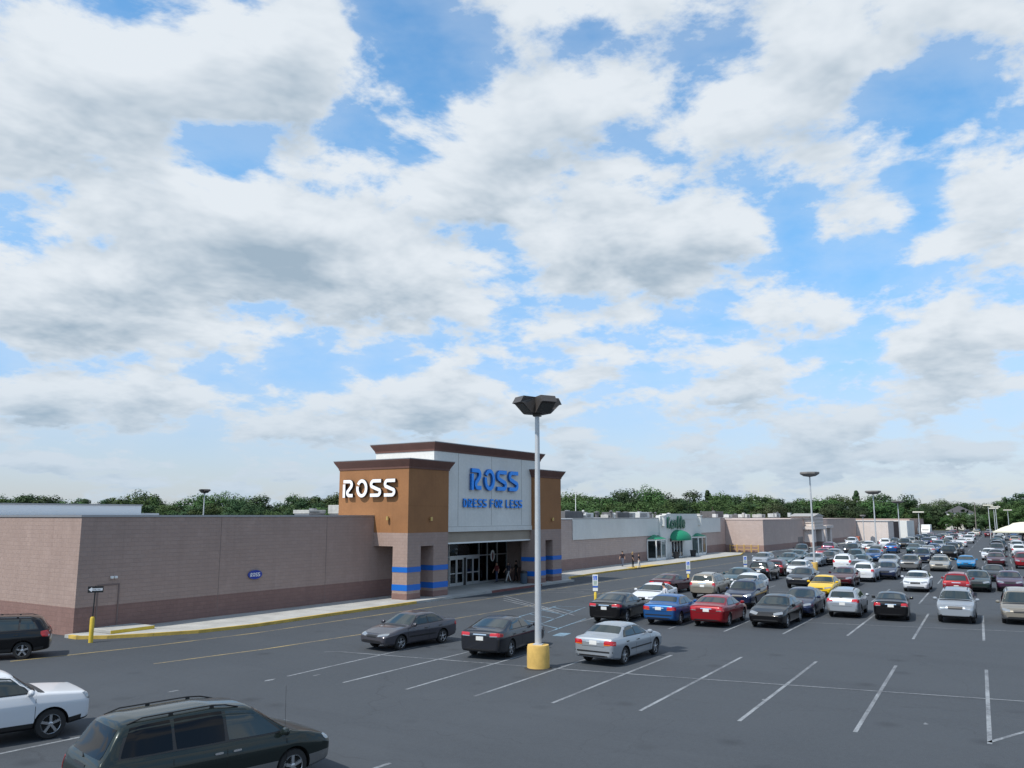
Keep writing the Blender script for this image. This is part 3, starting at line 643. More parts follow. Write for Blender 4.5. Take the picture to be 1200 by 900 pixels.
for k, (x, y) in enumerate(VP):
    v_ = tag(link('rooftop_vent', None, None, (x, y, 5.0)), 'small %s on the shop roofs, %s vent from the left' % ('capped pipe' if k % 3 else 'square hood', ORD[k] if k < 20 else '%s-%s' % ('twenty' if k < 29 else 'thirti', ORD[k-20]) if k != 29 else 'rightmost'), 'vent', 'small vents on the shop roofs'); hh = rq.uniform(.5, 1.15); w_ = rq.uniform(.15, .5)
    mb = MB()
    if k % 3: mb.lathe([(w_*.6, 0), (w_*.6, hh), (w_, hh), (w_, hh+.12), (.02, hh+.25)], 10); mb.build('stack', (hv_b, hv_d, hv_w)[k % 3 if k % 2 else 1], v_, 30)
    else: mb.bbox(-w_*1.6, w_*1.6, -w_, w_, .1, hh, .03); mb.build('hood', (hv_b, hv_w)[k % 2], v_)
    mb = MB(); mb.box(-w_*.9, w_*.9, -w_*.9, w_*.9, 0, .12); mb.build('flashing', metal_cap, v_)
rp = MB(); rp.tube((113, 62, 5), (113, 62, 9.0), .06, .04); tag(rp.build('flagpole', white_m), 'thin white pole standing on the gift shop roof', 'pole')

# ------------------------------------------------------------------ lamp posts
def four_head(name, label, x, y, base=True, h=9.5, rz=0.):
    o = empty(name, label, 'lamp post', (x, y, 0), rz, 'lamp posts')
    if base:
        mb = MB(); mb.lathe([(.41, 0), (.415, .4), (.405, .75), (.385, .83), (.0, .83)], 28); b_ = mb.build('concrete_base', lamp_base, o, 35)
        mb = MB(); mb.lathe([(.52, .003), (.46, .02), (.41, .03)], 20, cap=False); mb.build('shadow_collar', mat('base shadow', (.03, .028, .026), .95), b_)  # dark ring: the shadow round the lamp foot, put in as colour
        mb = MB(); mb.box(-.17, .17, -.17, .17, .825, .86); mb.build('base_plate', pole_m, o)
    mb = MB(); mb.tube((0, 0, .83 if base else 0), (0, 0, h), .125, .085, 16); mb.build('pole', pole_m, o, 40)
    mb = MB(); mb.box(-.14, .14, -.14, .14, h-.22, h+.42); mb.build('head_mount', lamp_m, o)
    for k in range(4):
        # shoebox head: sloped chin, lens under the outer end
        mb = MB(); P = [(.12, .0), (.12, .60), (.78, .60), (.92, .36), (.80, .33), (.42, -.02)]; w = .32
        vs = [(px, s*w*(1. if px > .3 else .6), h-.1+pz) for s in (-1, 1) for px, pz in P]; n = len(P)
        mb.add(vs, [tuple(range(n))[::-1], tuple(range(n, 2*n))]+[(i, (i+1) % n, n+(i+1) % n, n+i) for i in range(n)])
        hd = mb.build('lamp_head', lamp_m, o); hd.rotation_euler = (0, 0, R(45+90*k))
        ln = MB(); ln.quad((.46, -w*.8, h-.1+.01), (.79, -w*.8, h-.1+.305), (.79, w*.8, h-.1+.305), (.46, w*.8, h-.1+.01)); ln.build('lens', lens, hd, recalc=False)
    return o
four_head('lamp_post', 'tall grey lamp post with four dark heads on a yellow round base, nearest the camera', 26.98, 16.43, True, 9.45, R(18))
four_head('lamp_post', 'dark headed lamp post rising behind the left store wall', 89.0, 119.0, False, 9.3, R(30))
def flat_head(label, x, y, h, base, hm, r=1.15, two=False):
    o = empty('lamp_post', label, 'lamp post', (x, y, 0), 0, 'lamp posts')
    if base: mb = MB(); mb.lathe([(.32, 0), (.32, .72), (.29, .76), (0, .76)], 18); mb.build('concrete_base', lamp_base, o, 35)
    mb = MB(); mb.tube((0, 0, 0), (0, 0, h-.35), .11, .07, 12); mb.build('pole', pole_m, o, 40)
    mb = MB()
    if two:
        mb.bbox(-.3, .3, -1.05, 1.05, h-.28, h, .05)
    else:
        mb.lathe([(.12, h-.5), (.62*r, h-.42), (.98*r, h-.2), (r, h-.08), (.98*r, h), (.3, h+.02)], 8)
    mb.build('lamp_head', hm, o, 20)
head_g = weathered('grey lamp housing', (.20, .19, .18), .5, .08, 2); head_w = weathered('pale lamp housing', (.62, .60, .52), .5, .05, 2)
flat_head('grey lamp post with a flat octagonal head and yellow base in front of the portal', 89.64, 21.5, 9.95, True, head_g, 1.0)
flat_head('lamp post with flat head and yellow base before the far pale wall', 123.77, 21.37, 8.85, True, head_g, 1.05)
flat_head('distant lamp post right of the far pale wall', 170., 25.2, 8.2, False, head_g, 1.1)
flat_head('distant lamp post with a white T shaped head', 190.1, 24.4, 6.3, False, head_w, 1, True)
flat_head('thin lamp post standing against the pale far wall', 192.5, 35.6, 5.6, False, head_g, .6)
for k, (x, y) in enumerate(((228., 14.2), (240., 13.4), (247., 14.2), (272., 12.3))): flat_head('far lamp post beside the white tent, %s from the left' % ORD[k], x, y, 8.0-.3*k, False, head_w, 1., True)
ut = MB(); ut.tube((300, 22.5, 0), (300, 22.3, 9.5), .16, .11); tag(ut.build('utility_pole', weathered('old wood pole', (.22, .2, .18), .9)), 'bare wooden utility pole before the far trees', 'pole')

# ------------------------------------------------------------------ signs and posts
ow = empty('one_way_sign', 'black one way sign with white arrow on a yellow bollard', 'sign', (21.55, 36.05, 0))
mb = MB(); mb.lathe([(.095, 0), (.095, 1.02), (.07, 1.09), (0, 1.11)], 14); mb.build('bollard', b_yellow, ow, 40)
mb = MB(); mb.tube((0, 0, 1.05), (.04, 0, 2.42), .03, .03); mb.build('post', black_m, ow)
SR = R(-32)
pl = box('sign_plate', black_m, ow, -.46, .46, -.012, .012, -.17, .17); pl.scale = (.68, 1, .8); pl.location = (.02, -.05, 2.27); pl.rotation_euler = (0, 0, SR)
mb = MB(); mb.add([(x, -.0165, z) for x, z in ((-.41, 0), (-.22, .13), (-.22, .065), (.40, .065), (.40, -.065), (-.22, -.065), (-.22, -.13))], [(0, 6, 5, 4, 3, 2, 1)]); mb.build('arrow', letter_white, pl, recalc=False)
text_mesh(pl, 'ONE WAY', .115, black_m, (.08, -.019, 0), (R(90), 0, 0), ext=.001)
for k, (x, y) in enumerate(((46.13, 24.02), (63.79, 24.98), (74.22, 23.74))):
    o = empty('disabled_parking_sign', 'disabled parking sign on a yellow bollard, %s' % ('left of the black sedan', 'beside the tan SUV', 'by the black SUV in the middle rows')[k], 'sign', (x, y, 0), R(-63+4*k), 'disabled parking signs')
    mb = MB(); mb.lathe([(.085, 0), (.085, .86), (.05, .92), (0, .93)], 12); mb.build('bollard', b_yellow, o, 40)
    mb = MB(); mb.box(-.02, .02, -.02, .02, .9, 1.95); mb.build('post', metal_cap, o)
    p_ = box('sign_panel', white_m, o, -.16, .16, -.035, -.022, 1.30, 1.95); q = box('symbol_panel', sign_blue, p_, -.11, .11, -.042, -.037, 1.62, 1.88)
    p2 = box('lower_panel', white_m, o, -.15, .15, -.035, -.022, .98, 1.16); box('blue_stripe', sign_blue, o, -.15, .15, -.034, -.023, 1.19, 1.26)
    mb = MB(); fw = lambda u, v, d: (u, -.044-d, 1.62+v)
    mb.stroke(arc(-.01, .085, .055, .055, 150, 380, 12), .018, fw, .002); mb.stroke([(-.02, .2), (-.02, .12), (.035, .115), (.06, .05)], .02, fw, .002); mb.lathe([(.018, 0), (.018, .003)], 8, (-.02, -.044, 1.845), 'y')
    mb.build('wheelchair_mark', letter_white, p_)
    for z in (1.36, 1.42, 1.48, 1.54): box('text_line', mat('sign green', (.03, .16, .08), .6), p_, -.11, .11, -.039, -.036, z, z+.025)
bn = empty('litter_bin', 'dark blue grey litter bin beside the right entrance pillars', 'bin', (57.3, 36.2, .14))
mb = MB(); mb.lathe([(.26, 0), (.28, .05), (.28, .80), (.24, .84)], 16); mb.build('drum', mat('bin blue', (.045, .07, .10), .5), bn, 35)
mb = MB(); mb.lathe([(.29, .82), (.29, .9), (.2, 1.0), (.0, 1.04)], 16); mb.build('lid', black_m, bn, 35)

# ------------------------------------------------------------------ tent, trucks and house far off
tent_m = weathered('tent canvas', (.72, .69, .56), .8, .05, .5)
tn = empty('party_tent', 'long white and yellow peaked marquee tent at the far right', 'tent', (222, 1.0, 0))
mb = MB(); xsn = 8; L_ = 24.; vs = []
for i in range(xsn*4+1):
    y = -L_/2+L_*i/(xsn*4); pk = 3.6+.45*abs(math.cos(math.pi*i/8.))
    for j in range(9):
        t = -1+j/4.; end = min(1., (min(i, xsn*4-i))/5.)
        vs.append((t*6., y, 2.0+(pk-2.0)*end*(1-abs(t))**1.25))
mb.add(vs, [(i*9+j, i*9+j+1, (i+1)*9+j+1, (i+1)*9+j) for i in range(xsn*4) for j in range(8)]); mb.build('canopy', tent_m, tn, 50, recalc=False)
for sx in (-5.9, 5.9):
    for i in range(5): mb = MB(); mb.tube((sx, -L_/2+.1+i*(L_-.2)/4, 0), (sx, -L_/2+.1+i*(L_-.2)/4, 2.0), .05); mb.build('leg', white_m, tn)
for sx in (-6.02, 6.02): mb = MB(); mb.box(sx-.01, sx+.01, -L_/2, L_/2, 1.72, 2.02); mb.build('valance', tent_m, tn)
def truck(x, y, lab):
    o = empty('box_truck', lab, 'truck', (x, y, 0), R(183))
    mb = MB(); mb.bbox(-3.4, 1.2, -1.1, 1.1, .75, 3.1, .05); mb.build('cargo_box', white_m, o)
    mb = MB(); mb.add([(px, s*.98, pz) for s in (-1, 1) for px, pz in ((1.25, .5), (3.0, .5), (3.05, 1.35), (2.45, 2.25), (1.25, 2.3))], [(4,3,2,1,0), (5,6,7,8,9)]+[(i, (i+1) % 5, 5+(i+1) % 5, 5+i) for i in range(5)]); mb.build('cab', white_m, o)
    box('windscreen', black_m, o, 2.72, 2.86, -.8, .8, 1.45, 1.9)
    for wx in (2.2, -2.0):
        for s in (-1, 1): mb = MB(); mb.lathe([(.42, -.12), (.42, .12)], 14, (wx, s*.95, .42), 'y'); mb.build('wheel', black_m, o)
truck(252., 33.5, 'white box truck parked left of the white T lamp'); truck(246., 30., 'white box truck parked right of the white T lamp')
ho = empty('white_house', 'small white gabled house half hidden among the far trees', 'house', (372, 33, 0))
box('wall', white_m, ho, -4, 4, -5, 5, 0, 6.5); mb = MB(); mb.add([(x, y, z) for x in (-4.3, 4.3) for y, z in ((-5.5, 6.5), (0, 9.2), (5.5, 6.5))], [(0, 2, 1), (3, 4, 5), (0, 1, 4, 3), (1, 2, 5, 4), (0, 3, 5, 2)]); mb.build('roof', mat('slate', (.12, .12, .13), .8), ho)
for y in (-2.5, 2.5): box('window', black_m, ho, -4.03, -3.98, y-.6, y+.6, 4, 5.6)
# ------------------------------------------------------------------ cars
def paint(name, c, metal=.35, rough=.28): return mat('paint '+name, c, rough, metal, spec=.12, coat=.6)
PAINT = {'black': paint('black', (.004, .004, .005), 0), 'charcoal': paint('charcoal', (.022, .024, .031)), 'grey': paint('grey', (.075, .073, .085)), 'silver': paint('silver', (.33, .36, .395), .5, .34),
 'white': paint('white', (.56, .58, .61), 0), 'red': paint('red', (.19, .006, .011), .15), 'maroon': paint('maroon', (.065, .008, .014)), 'blue': paint('blue', (.016, .085, .25)), 'bright blue': paint('bright blue', (.01, .22, .50)),
 'navy': paint('navy', (.014, .022, .055)), 'green': paint('green', (.018, .032, .030)), 'tan': paint('tan', (.27, .245, .205), .45), 'beige': paint('beige', (.36, .335, .29), .45), 'yellow': paint('yellow', (.66, .42, .012), 0),
 'purple': paint('purple', (.062, .022, .050)), 'teal': paint('teal', (.03, .075, .09)), 'pewter': paint('pewter', (.19, .19, .19), .5), 'van green': paint('van green', (.014, .021, .020), .25)}
c_glass = mat('car glass', (.018, .028, .031), .03, spec=.7); c_tint = mat('tinted car glass', (.003, .003, .004), .06, spec=.28)
c_chrome = mat('chrome', (.75, .76, .78), .12, 1.); c_black = mat('car black trim', (.012, .012, .013), .45); c_dark = mat('wheel well', (.006, .006, .006), .9)
c_tail = mat('tail lamp red', (.42, .008, .014), .12, coat=.6); c_amber = mat('tail lamp amber', (.6, .13, .02), .12, coat=.6); c_head = mat('headlamp lens', (.30, .32, .34), .10, .5, coat=.8)
c_tyre = mat('tyre rubber', (.018, .018, .019), .85); c_rim = mat('alloy rim', (.48, .49, .51), .25, .8); c_plate = mat('licence plate', (.62, .62, .60), .5); c_ply = mat('yellow plate', (.58, .45, .16), .5)
c_trimg = mat('grey cladding', (.16, .165, .17), .5); c_seam = mat('panel gap', (.004, .004, .004), .8)

def lin(P, x):
    if x >= P[0][0]: return P[0][1]
    for (xa, za), (xb, zb) in zip(P, P[1:]):
        if xb <= x <= xa: return za+(zb-za)*(xa-x)/(xa-xb) if xa != xb else zb
    return P[-1][1]

class CarType:
    def __init__(s, name, **k):
        s.name = name; s.__dict__.update(dict(tum=.40, gc=.20, wheelr=.32, clad=0., rails=False, tintrear=False, box=False, tail=None, handles=True, pl='white', fr=.14, rrr=.10, grille=.34), **k); s.make()
    def zt(s, x):
        a = sum(lin(s.prof, x+i*.018) for i in range(-4, 5))/9
        return a
    def half(s, x):
        L2 = s.L/2; d = L2-abs(x); kf = s.fr if x > 0 else s.rrr
        w = s.W/2*(1-kf*max(0, (1.0-d)/1.0)**2.6)
        if d < .13: w *= .86+.14*math.sqrt(max(0, 1-(1-d/.13)**2))
        return w
    def belt(s, x): t = (s.L/2-x)/s.L; return s.b0+(s.b1-s.b0)*t
    def section(s, x):
        L2 = s.L/2; d = L2-abs(x); w = s.half(x); zt = s.zt(x); zb = s.gc+.10*max(0, (.75-d)/.75)**1.5
        if d < .11:
            e = math.sqrt(max(0, 1-(1-d/.11)**2)); zm = .52; zt = zm+(zt-zm)*(.74+.26*e); zb = zm+(zb-zm)*(.72+.28*e)
        zs = min(s.belt(x), zt-.045); ws = .955*w; zl = zb+.17
        pts = [(0, zb), (w*.62, zb), (w*.90, zb+.012), (w*.962, zb+.065), (w*.985, zl)]
        for t, f in ((.22, .994), (.48, .998), (.68, 1.004), (.735, .990), (.95, .974)): pts.append((w*f, zl+(zs-zl)*t))
        h = zt-zs; wr = ws-s.tum*h-.02; zc = zt-min(.065, .42*h); P0 = Vector((ws, zs)); P1 = Vector((wr, zc)); P2 = Vector((0, zt))
        Pa = P0.lerp(P1, .84); Pb = P1.lerp(P2, .26); Pb.y = zt-(zt-zc)*.42
        pts += [tuple(P0), tuple(P0.lerp(P1, .3)), tuple(P0.lerp(P1, .6))]
        for t in (0, .35, .7, 1.): pts.append(tuple(Pa*(1-t)**2+P1*2*t*(1-t)+Pb*t*t))
        for f in (.66, .33, 0): pts.append((Pb.x*f, zt-(zt-Pb.y)*f*f))
        return pts
    def patch(s, mb, P4, n, nu=6, nv=4, off=.006, k=.22, skirt=.03):
        P = [Vector(p) for p in P4]; n = Vector(n).normalized(); vs = []; out = []
        for j in range(nv+1):
            for i in range(nu+1):
                a = -1+2*i/nu; b = -1+2*j/nv; a, b = a*math.sqrt(1-k*b*b/2), b*math.sqrt(1-k*a*a/2); a = (a+1)/2; b = (b+1)/2
                q = P[0]*(1-a)*(1-b)+P[1]*a*(1-b)+P[2]*a*b+P[3]*(1-a)*b
                hit, nn, _, _ = s.bvh.ray_cast(q+n*1.6, -n, 4)
                if hit is None: hit, nn, _, _ = s.bvh.find_nearest(q)
                if nn.dot(n) < 0: nn = -nn
                vs.append(hit+nn*off); out.append(hit-nn*skirt)
        m = nu+1; fs = [(j*m+i, j*m+i+1, (j+1)*m+i+1, (j+1)*m+i) for j in range(nv) for i in range(nu)]
        ring = [i for i in range(m)]+[j*m+nu for j in range(1, nv+1)]+[nv*m+i for i in range(nu-1, -1, -1)]+[j*m for j in range(nv-1, 0, -1)]
        b0 = len(vs); vs2 = [out[i] for i in ring]; r = len(ring)
        fs += [(ring[i], ring[(i+1) % r], b0+(i+1) % r, b0+i) for i in range(r)]
        mb.add(vs+vs2, fs); return mb
    def part(s, name, mb, m, key, parent=None, smooth=35, loc=None, rz=0):
        me = mb.mesh(s.name+'_'+name, m, smooth)
        bm = bmesh.new(); bm.from_mesh(me); bmesh.ops.recalc_face_normals(bm, faces=bm.faces); bm.to_mesh(me); bm.free()
        s.parts.append((name, me, parent, loc or (0, 0, 0), rz, key)); return len(s.parts)-1
    def make(s):
        s.parts = []; L2 = s.L/2
        xs = sorted(set([L2-t for t in (0, .012, .03, .055, .085, .115)]+[-L2+t for t in (0, .012, .03, .055, .085, .115)]+[-L2+.15+(s.L-.3)*i/72 for i in range(73)]), reverse=True)
        mb = MB(); rings = []
        for x in xs:
            h = s.section(x); ring = [(x, y, z) for y, z in h]+[(x, -y, z) for y, z in h[-2:0:-1]]; k = len(mb.v); mb.v += ring; rings.append(list(range(k, k+len(ring))))
        nr = len(rings[0])
        for a, b in zip(rings, rings[1:]):
            for i in range(nr): mb.f.append((a[i], a[(i+1) % nr], b[(i+1) % nr], b[i]))
        mb.f.append(tuple(rings[0])); mb.f.append(tuple(rings[-1][::-1])); mb.m = [0]*len(mb.f)
        s.bvh = BVHTree.FromPolygons([Vector(v) for v in mb.v], mb.f)
        if s.clad:
            for i, f in enumerate(mb.f):
                if sum(mb.v[j][2] for j in f)/len(f) < s.clad: mb.m[i] = 2
        tr = s.cladm if s.clad else c_black
        me = mb.mesh(s.name+'_raw', [PAINT['grey'], c_dark, tr], 32)
        bm = bmesh.new(); bm.from_mesh(me); bmesh.ops.recalc_face_normals(bm, faces=bm.faces); bm.to_mesh(me); bm.free()
        o = link('tmp', me); cut = MB(); cut.mi = 1
        s.wx = (L2-s.fo, L2-s.fo-s.wb)
        for wx in s.wx:
            for sd in (-1, 1): cut.lathe([(s.wheelr+.055, -.17), (s.wheelr+.055, .20)], 30, (wx, sd*(s.W/2-.06), s.wheelr+.005), 'y')
        cme = cut.mesh('cut', [c_dark, c_dark, c_dark]); bm = bmesh.new(); bm.from_mesh(cme); bmesh.ops.recalc_face_normals(bm, faces=bm.faces); bm.to_mesh(cme); bm.free()
        co = link('cut', cme)
        md = o.modifiers.new('b', 'BOOLEAN'); md.operation = 'DIFFERENCE'; md.object = co; md.solver = 'EXACT'
        dg = bpy.context.evaluated_depsgraph_get(); bme = bpy.data.meshes.new_from_object(o.evaluated_get(dg)); bme.name = s.name+'_body'
        bpy.data.objects.remove(o); bpy.data.objects.remove(co)
        s.parts.append(('body', bme, None, (0, 0, 0), 0, 'body'))
        # glazing
        xc, xw, xr, xd = s.xc, s.xw, s.xr, s.xd
        def prof_x(z, x0, x1):      # station where the centre line reaches height z
            for i in range(200):
                x = x0+(x1-x0)*i/199
                if (s.zt(x)-z)*(1 if s.zt(x1) > s.zt(x0) else -1) >= 0: return x
            return x1
        def corner(x):
            w = s.half(x)*.955; h = s.zt(x)-min(s.belt(x), s.zt(x)-.045); return w-s.tum*h-.02
        def screen(xa, xb, za, zb, ia, ib, nm, m, n):
            pa = prof_x(za, xa, xb); pb = prof_x(zb, xa, xb); wa = corner(pa)-ia; wb_ = corner(pb)-ib
            mb = MB(); s.patch(mb, [(pa, -wa, za), (pa, wa, za), (pb, wb_, zb), (pb, -wb_, zb)], n, 10, 6, .005, .10); return s.part(nm, mb, m, nm)
        gl = c_glass; rgl = c_tint if s.tintrear else c_glass
        zr_lo = s.zt(xd)+.03
        if s.box: zr_lo = s.zrl
        i_ws = screen(xc, xw, s.zt(xc)+.04, s.zt(xw)-.055, .0, .06, 'windshield', gl, (1, 0, .35))
        i_rw = screen(xd, xr, zr_lo, s.zt(xr)-.05, .05 if not s.box else .10, .07 if not s.box else .10, 'rear_window', rgl, (-1, 0, .2 if s.box else .5))
        if s.box:
            mb = MB(); mb.tube((-L2+.10, -.02, zr_lo-.03), (-L2+.22, .34, zr_lo+.05), .012); s.part('wiper', mb, c_black, 'wiper', 2)
        # side glass
        zb_ = lambda x: s.belt(x)+.025
        top = lambda x: s.zt(x)-.115
        xs_ = [s.sw[0]]+list(s.pil)+[s.sw[3]]
        for sd in (1, -1):
            n = (0, sd, .12)
            mb = MB(); F = s.sw
            s.patch(mb, [(F[0]+.07, sd*.5, zb_(F[0])-.03), (F[3]-.06, sd*.5, zb_(F[3])-.03), (F[2]-.05, sd*.5, top(F[2])+.035), (F[1]+.04, sd*.5, top(F[1])+.035)], n, 16, 3, .003, .06); fi = s.part('window_frame', mb, c_black, 'frame')
            m_ = len(s.pil)+1
            for i in range(m_):
                xa = F[0] if i == 0 else s.pil[i-1]-.03; xb = F[3] if i == m_-1 else s.pil[i]+.03
                ta = F[1] if i == 0 else xa-.01; tb = F[2] if i == m_-1 else xb-.01
                mb = MB(); s.patch(mb, [(xa, sd*.5, zb_(xa)), (xb, sd*.5, zb_(xb)), (tb, sd*.5, top(tb)), (ta, sd*.5, top(ta))], n, 6, 4, .007, .10)
                s.part('side_window', mb, (c_tint if (s.tintrear and i > 0) else c_glass), 'window')
            # panel gaps
            zlo = s.gc+.10
            for x in s.doors:
                mb = MB(); s.patch(mb, [(x-.006, sd*.8, zlo), (x+.006, sd*.8, zlo), (x+.006, sd*.8, s.belt(x)), (x-.006, sd*.8, s.belt(x))], (0, sd, 0), 1, 8, .0015, 0, .004)
                s.part('door_gap', mb, c_seam, 'seam')
            if s.handles:
                for x in s.hx:
                    z = s.belt(x)-.13; mb = MB(); s.patch(mb, [(x-.09, sd*.8, z-.02), (x+.09, sd*.8, z-.02), (x+.09, sd*.8, z+.02), (x-.09, sd*.8, z+.02)], (0, sd, 0), 4, 2, .022, .5); s.part('door_handle', mb, s.hm if hasattr(s, 'hm') else c_black, 'handle')
            # mirror
            xm = s.sw[0]-.02; zm = s.belt(xm)+.09; ym = s.half(xm)
            mb = MB(); mb.lathe([(.0, -.10), (.07, -.095), (.10, -.04), (.095, .05), (.05, .09), (0, .10)], 10, (xm+.02, sd*(ym+.10), zm), 'y', cap=False)
            mb.v = [(xm+.02+(v[0]-xm-.02)*.75, v[1], zm+(v[2]-zm)*.8) for v in mb.v]; mb.box(xm-.03, xm+.03, min(sd*(ym-.1), sd*(ym+.05)), max(sd*(ym-.1), sd*(ym+.05)), zm-.07, zm-.03)
            s.part('mirror', mb, PAINT['grey'], 'mirror')
            # lamps
            mb = MB(); h = s.hl; s.patch(mb, [(L2-.03, sd*h[0], h[2]), (L2-h[4], sd*h[1], h[2]+.03), (L2-h[4]-.12, sd*(h[1]), h[3]), (L2-.06, sd*h[0], h[3]-.03)], (.82, sd*.45, .25), 6, 4, .008, .35); s.part('headlight', mb, c_head, 'head')
            t = s.tl; mb = MB(); s.patch(mb, [(-L2+.02, sd*t[0], t[2]+(0 if s.box else .3)*(t[3]-t[2])), (-L2+t[4], sd*t[1], t[2]), (-L2+t[4]+t[5], sd*t[1], t[3]-.02), (-L2+.04+t[5], sd*t[0], t[3])], (-.8, sd*.6, .1), 6, 5, .010, .42); ti = s.part('tail_light', mb, c_tail, 'tail')
            mb = MB(); q = .3; s.patch(mb, [(-L2+.02, sd*(t[0]+.02), t[2]+.02), (-L2+t[4]*.5, sd*(t[0]+(t[1]-t[0])*.6), t[2]+.02), (-L2+t[4]*.5, sd*(t[0]+(t[1]-t[0])*.6), t[2]+(t[3]-t[2])*q), (-L2+.02, sd*(t[0]+.02), t[2]+(t[3]-t[2])*q)], (-.9, sd*.4, .1), 3, 2, .013, .1); s.part('reversing_lens', mb, c_head if not s.tail else c_amber, 'rev', ti)
            if s.rails:
                xa, xb = s.xw-.25, s.xr+.15
                pts = [(xa+(xb-xa)*i/8) for i in range(9)]; mb = MB()
                P = [Vector((x, sd*(corner(x)-.10), s.zt(x)+(.0 if 0 < i < 8 else -.045))) for i, x in enumerate(pts)]
                for a, b in zip(P, P[1:]): mb.tube(a, b, .015, .015, 6)
                for i in (2, 5): mb.box(P[i].x-.04, P[i].x+.04, P[i].y-.014, P[i].y+.014, P[i].z-.08, P[i].z)
                s.part('roof_rail', mb, c_black, 'rail')
        # grille, bumper slot, plates
        g_ = s.grille; mb = MB(); s.patch(mb, [(L2, -g_, s.hl[2]-.02), (L2, g_, s.hl[2]-.02), (L2-.05, g_*1.05, s.hl[3]-.05), (L2-.05, -g_*1.05, s.hl[3]-.05)], (1, 0, .1), 6, 3, .006, .1); gi = s.part('grille', mb, s.gm if hasattr(s, 'gm') else c_black, 'grille')
        if hasattr(s, 'gm'):
            mb = MB()
            for q in range(3): z = s.hl[2]+.0+q*(s.hl[3]-s.hl[2]-.05)/3; s.patch(mb, [(L2, -g_*.92, z), (L2, g_*.92, z), (L2, g_*.92, z+.016), (L2, -g_*.92, z+.016)], (1, 0, .1), 6, 1, .011, 0)
            s.part('grille_bars', mb, c_black, 'gbars', gi)
        mb = MB(); s.patch(mb, [(L2, -.62*s.W/1.8, .30), (L2, .62*s.W/1.8, .30), (L2, .60*s.W/1.8, .43), (L2, -.60*s.W/1.8, .43)], (1, 0, 0), 8, 2, .005, .3); s.part('air_intake', mb, c_black, 'intake')
        zf = s.hl[3]+.015; wf = s.hl[1]*.98
        mb = MB(); s.patch(mb, [(L2-.1, -wf, zf), (L2-.1, wf, zf), (L2-.1, wf, zf+.014), (L2-.1, -wf, zf+.014)], (1, 0, .5), 14, 1, .0015, 0, .004); s.part('hood_gap', mb, c_seam, 'seam')
        zr_ = s.pz-.06; wr_ = s.tl[0]*.97+.02
        mb = MB(); s.patch(mb, [(-L2, -wr_*1.1, zr_), (-L2, wr_*1.1, zr_), (-L2, wr_*1.1, zr_+.012), (-L2, -wr_*1.1, zr_+.012)], (-1, 0, 0), 12, 1, .0015, 0, .004); s.part('lid_gap', mb, c_seam, 'seam')
        pa_ = prof_x(s.zt(xc)+.012, xc-.0, xw); wa_ = corner(pa_)
        mb = MB(); s.patch(mb, [(xc+.10, -wa_*.97, s.zt(xc+.10)), (xc+.10, wa_*.97, s.zt(xc+.10)), (pa_-.03, wa_*.95, s.zt(pa_-.03)), (pa_-.03, -wa_*.95, s.zt(pa_-.03))], (.3, 0, 1), 10, 2, .004, .05); s.part('cowl', mb, c_black, 'cowl')
        mb = MB(); s.patch(mb, [(-L2, -.152, s.pz), (-L2, .152, s.pz), (-L2, .152, s.pz+.15), (-L2, -.152, s.pz+.15)], (-1, 0, 0), 3, 2, .012, 0); s.part('licence_plate', mb, c_plate, 'plate')
        mb = MB(); s.patch(mb, [(-L2, -s.W*.42, .30), (-L2, s.W*.42, .30), (-L2, s.W*.43, .40), (-L2, -s.W*.43, .40)], (-1, 0, 0), 10, 2, .004, .2); s.part('rear_valance', mb, c_black, 'valance')
        mb = MB(); z = s.tl[3]-.02 if not s.box else zr_lo-.10; s.patch(mb, [(-L2, -.30, z-.06), (-L2, .30, z-.06), (-L2, .29, z-.02), (-L2, -.29, z-.02)], (-1, 0, .1), 6, 1, .010, .2); s.part('trunk_trim', mb, s.tm if hasattr(s, 'tm') else c_chrome, 'ttrim')
        if hasattr(s, 'bstrip'):
            for sd in (1, -1): mb = MB(); s.patch(mb, [(L2-s.fo-.45, sd*.8, s.bstrip), (-L2+s.L-s.fo-s.wb+.45-L2+L2-s.L+.0 if False else s.wx[1]+.45, sd*.8, s.bstrip), (s.wx[1]+.45, sd*.8, s.bstrip+.05), (L2-s.fo-.45, sd*.8, s.bstrip+.05)], (0, sd, 0), 10, 1, .010, 0); s.part('side_moulding', mb, c_black, 'mould')
            mb = MB(); s.patch(mb, [(-L2, -s.W*.45, s.bstrip), (-L2, s.W*.45, s.bstrip), (-L2, s.W*.45, s.bstrip+.05), (-L2, -s.W*.45, s.bstrip+.05)], (-1, 0, 0), 12, 1, .012, 0); s.part('bumper_strip', mb, c_black, 'bstrip')
        # wheels
        r = s.wheelr; tw = .205
        if not hasattr(CarType, 'wcache'): CarType.wcache = {}
        key = round(r, 3)
        if key not in CarType.wcache:
            mb = MB(); mb.lathe([(r*.66, -tw/2), (r*.70, -tw/2), (r*.94, -tw/2+.004), (r, -tw/2+.035), (r, tw/2-.035), (r*.94, tw/2-.004), (r*.70, tw/2), (r*.66, tw/2-.02)], 26, (0, 0, 0), 'y', cap=False)
            ty = mb.mesh('tyre', c_tyre, 35)
            mb = MB(); f = -tw/2      # outer face is +y => lathe h negative
            mb.mi = 1; mb.lathe([(r*.64, f+.05), (0.01, f+.05)], 20, (0, 0, 0), 'y', cap=False); mb.mi = 0
            mb.lathe([(r*.68, f-.002), (r*.70, f+.01), (r*.62, f+.03), (r*.60, f+.004)], 26, (0, 0, 0), 'y', cap=False); mb.lathe([(.055, f+.04), (.055, f-.0), (.03, f-.01), (0.005, f-.01)], 12, (0, 0, 0), 'y')
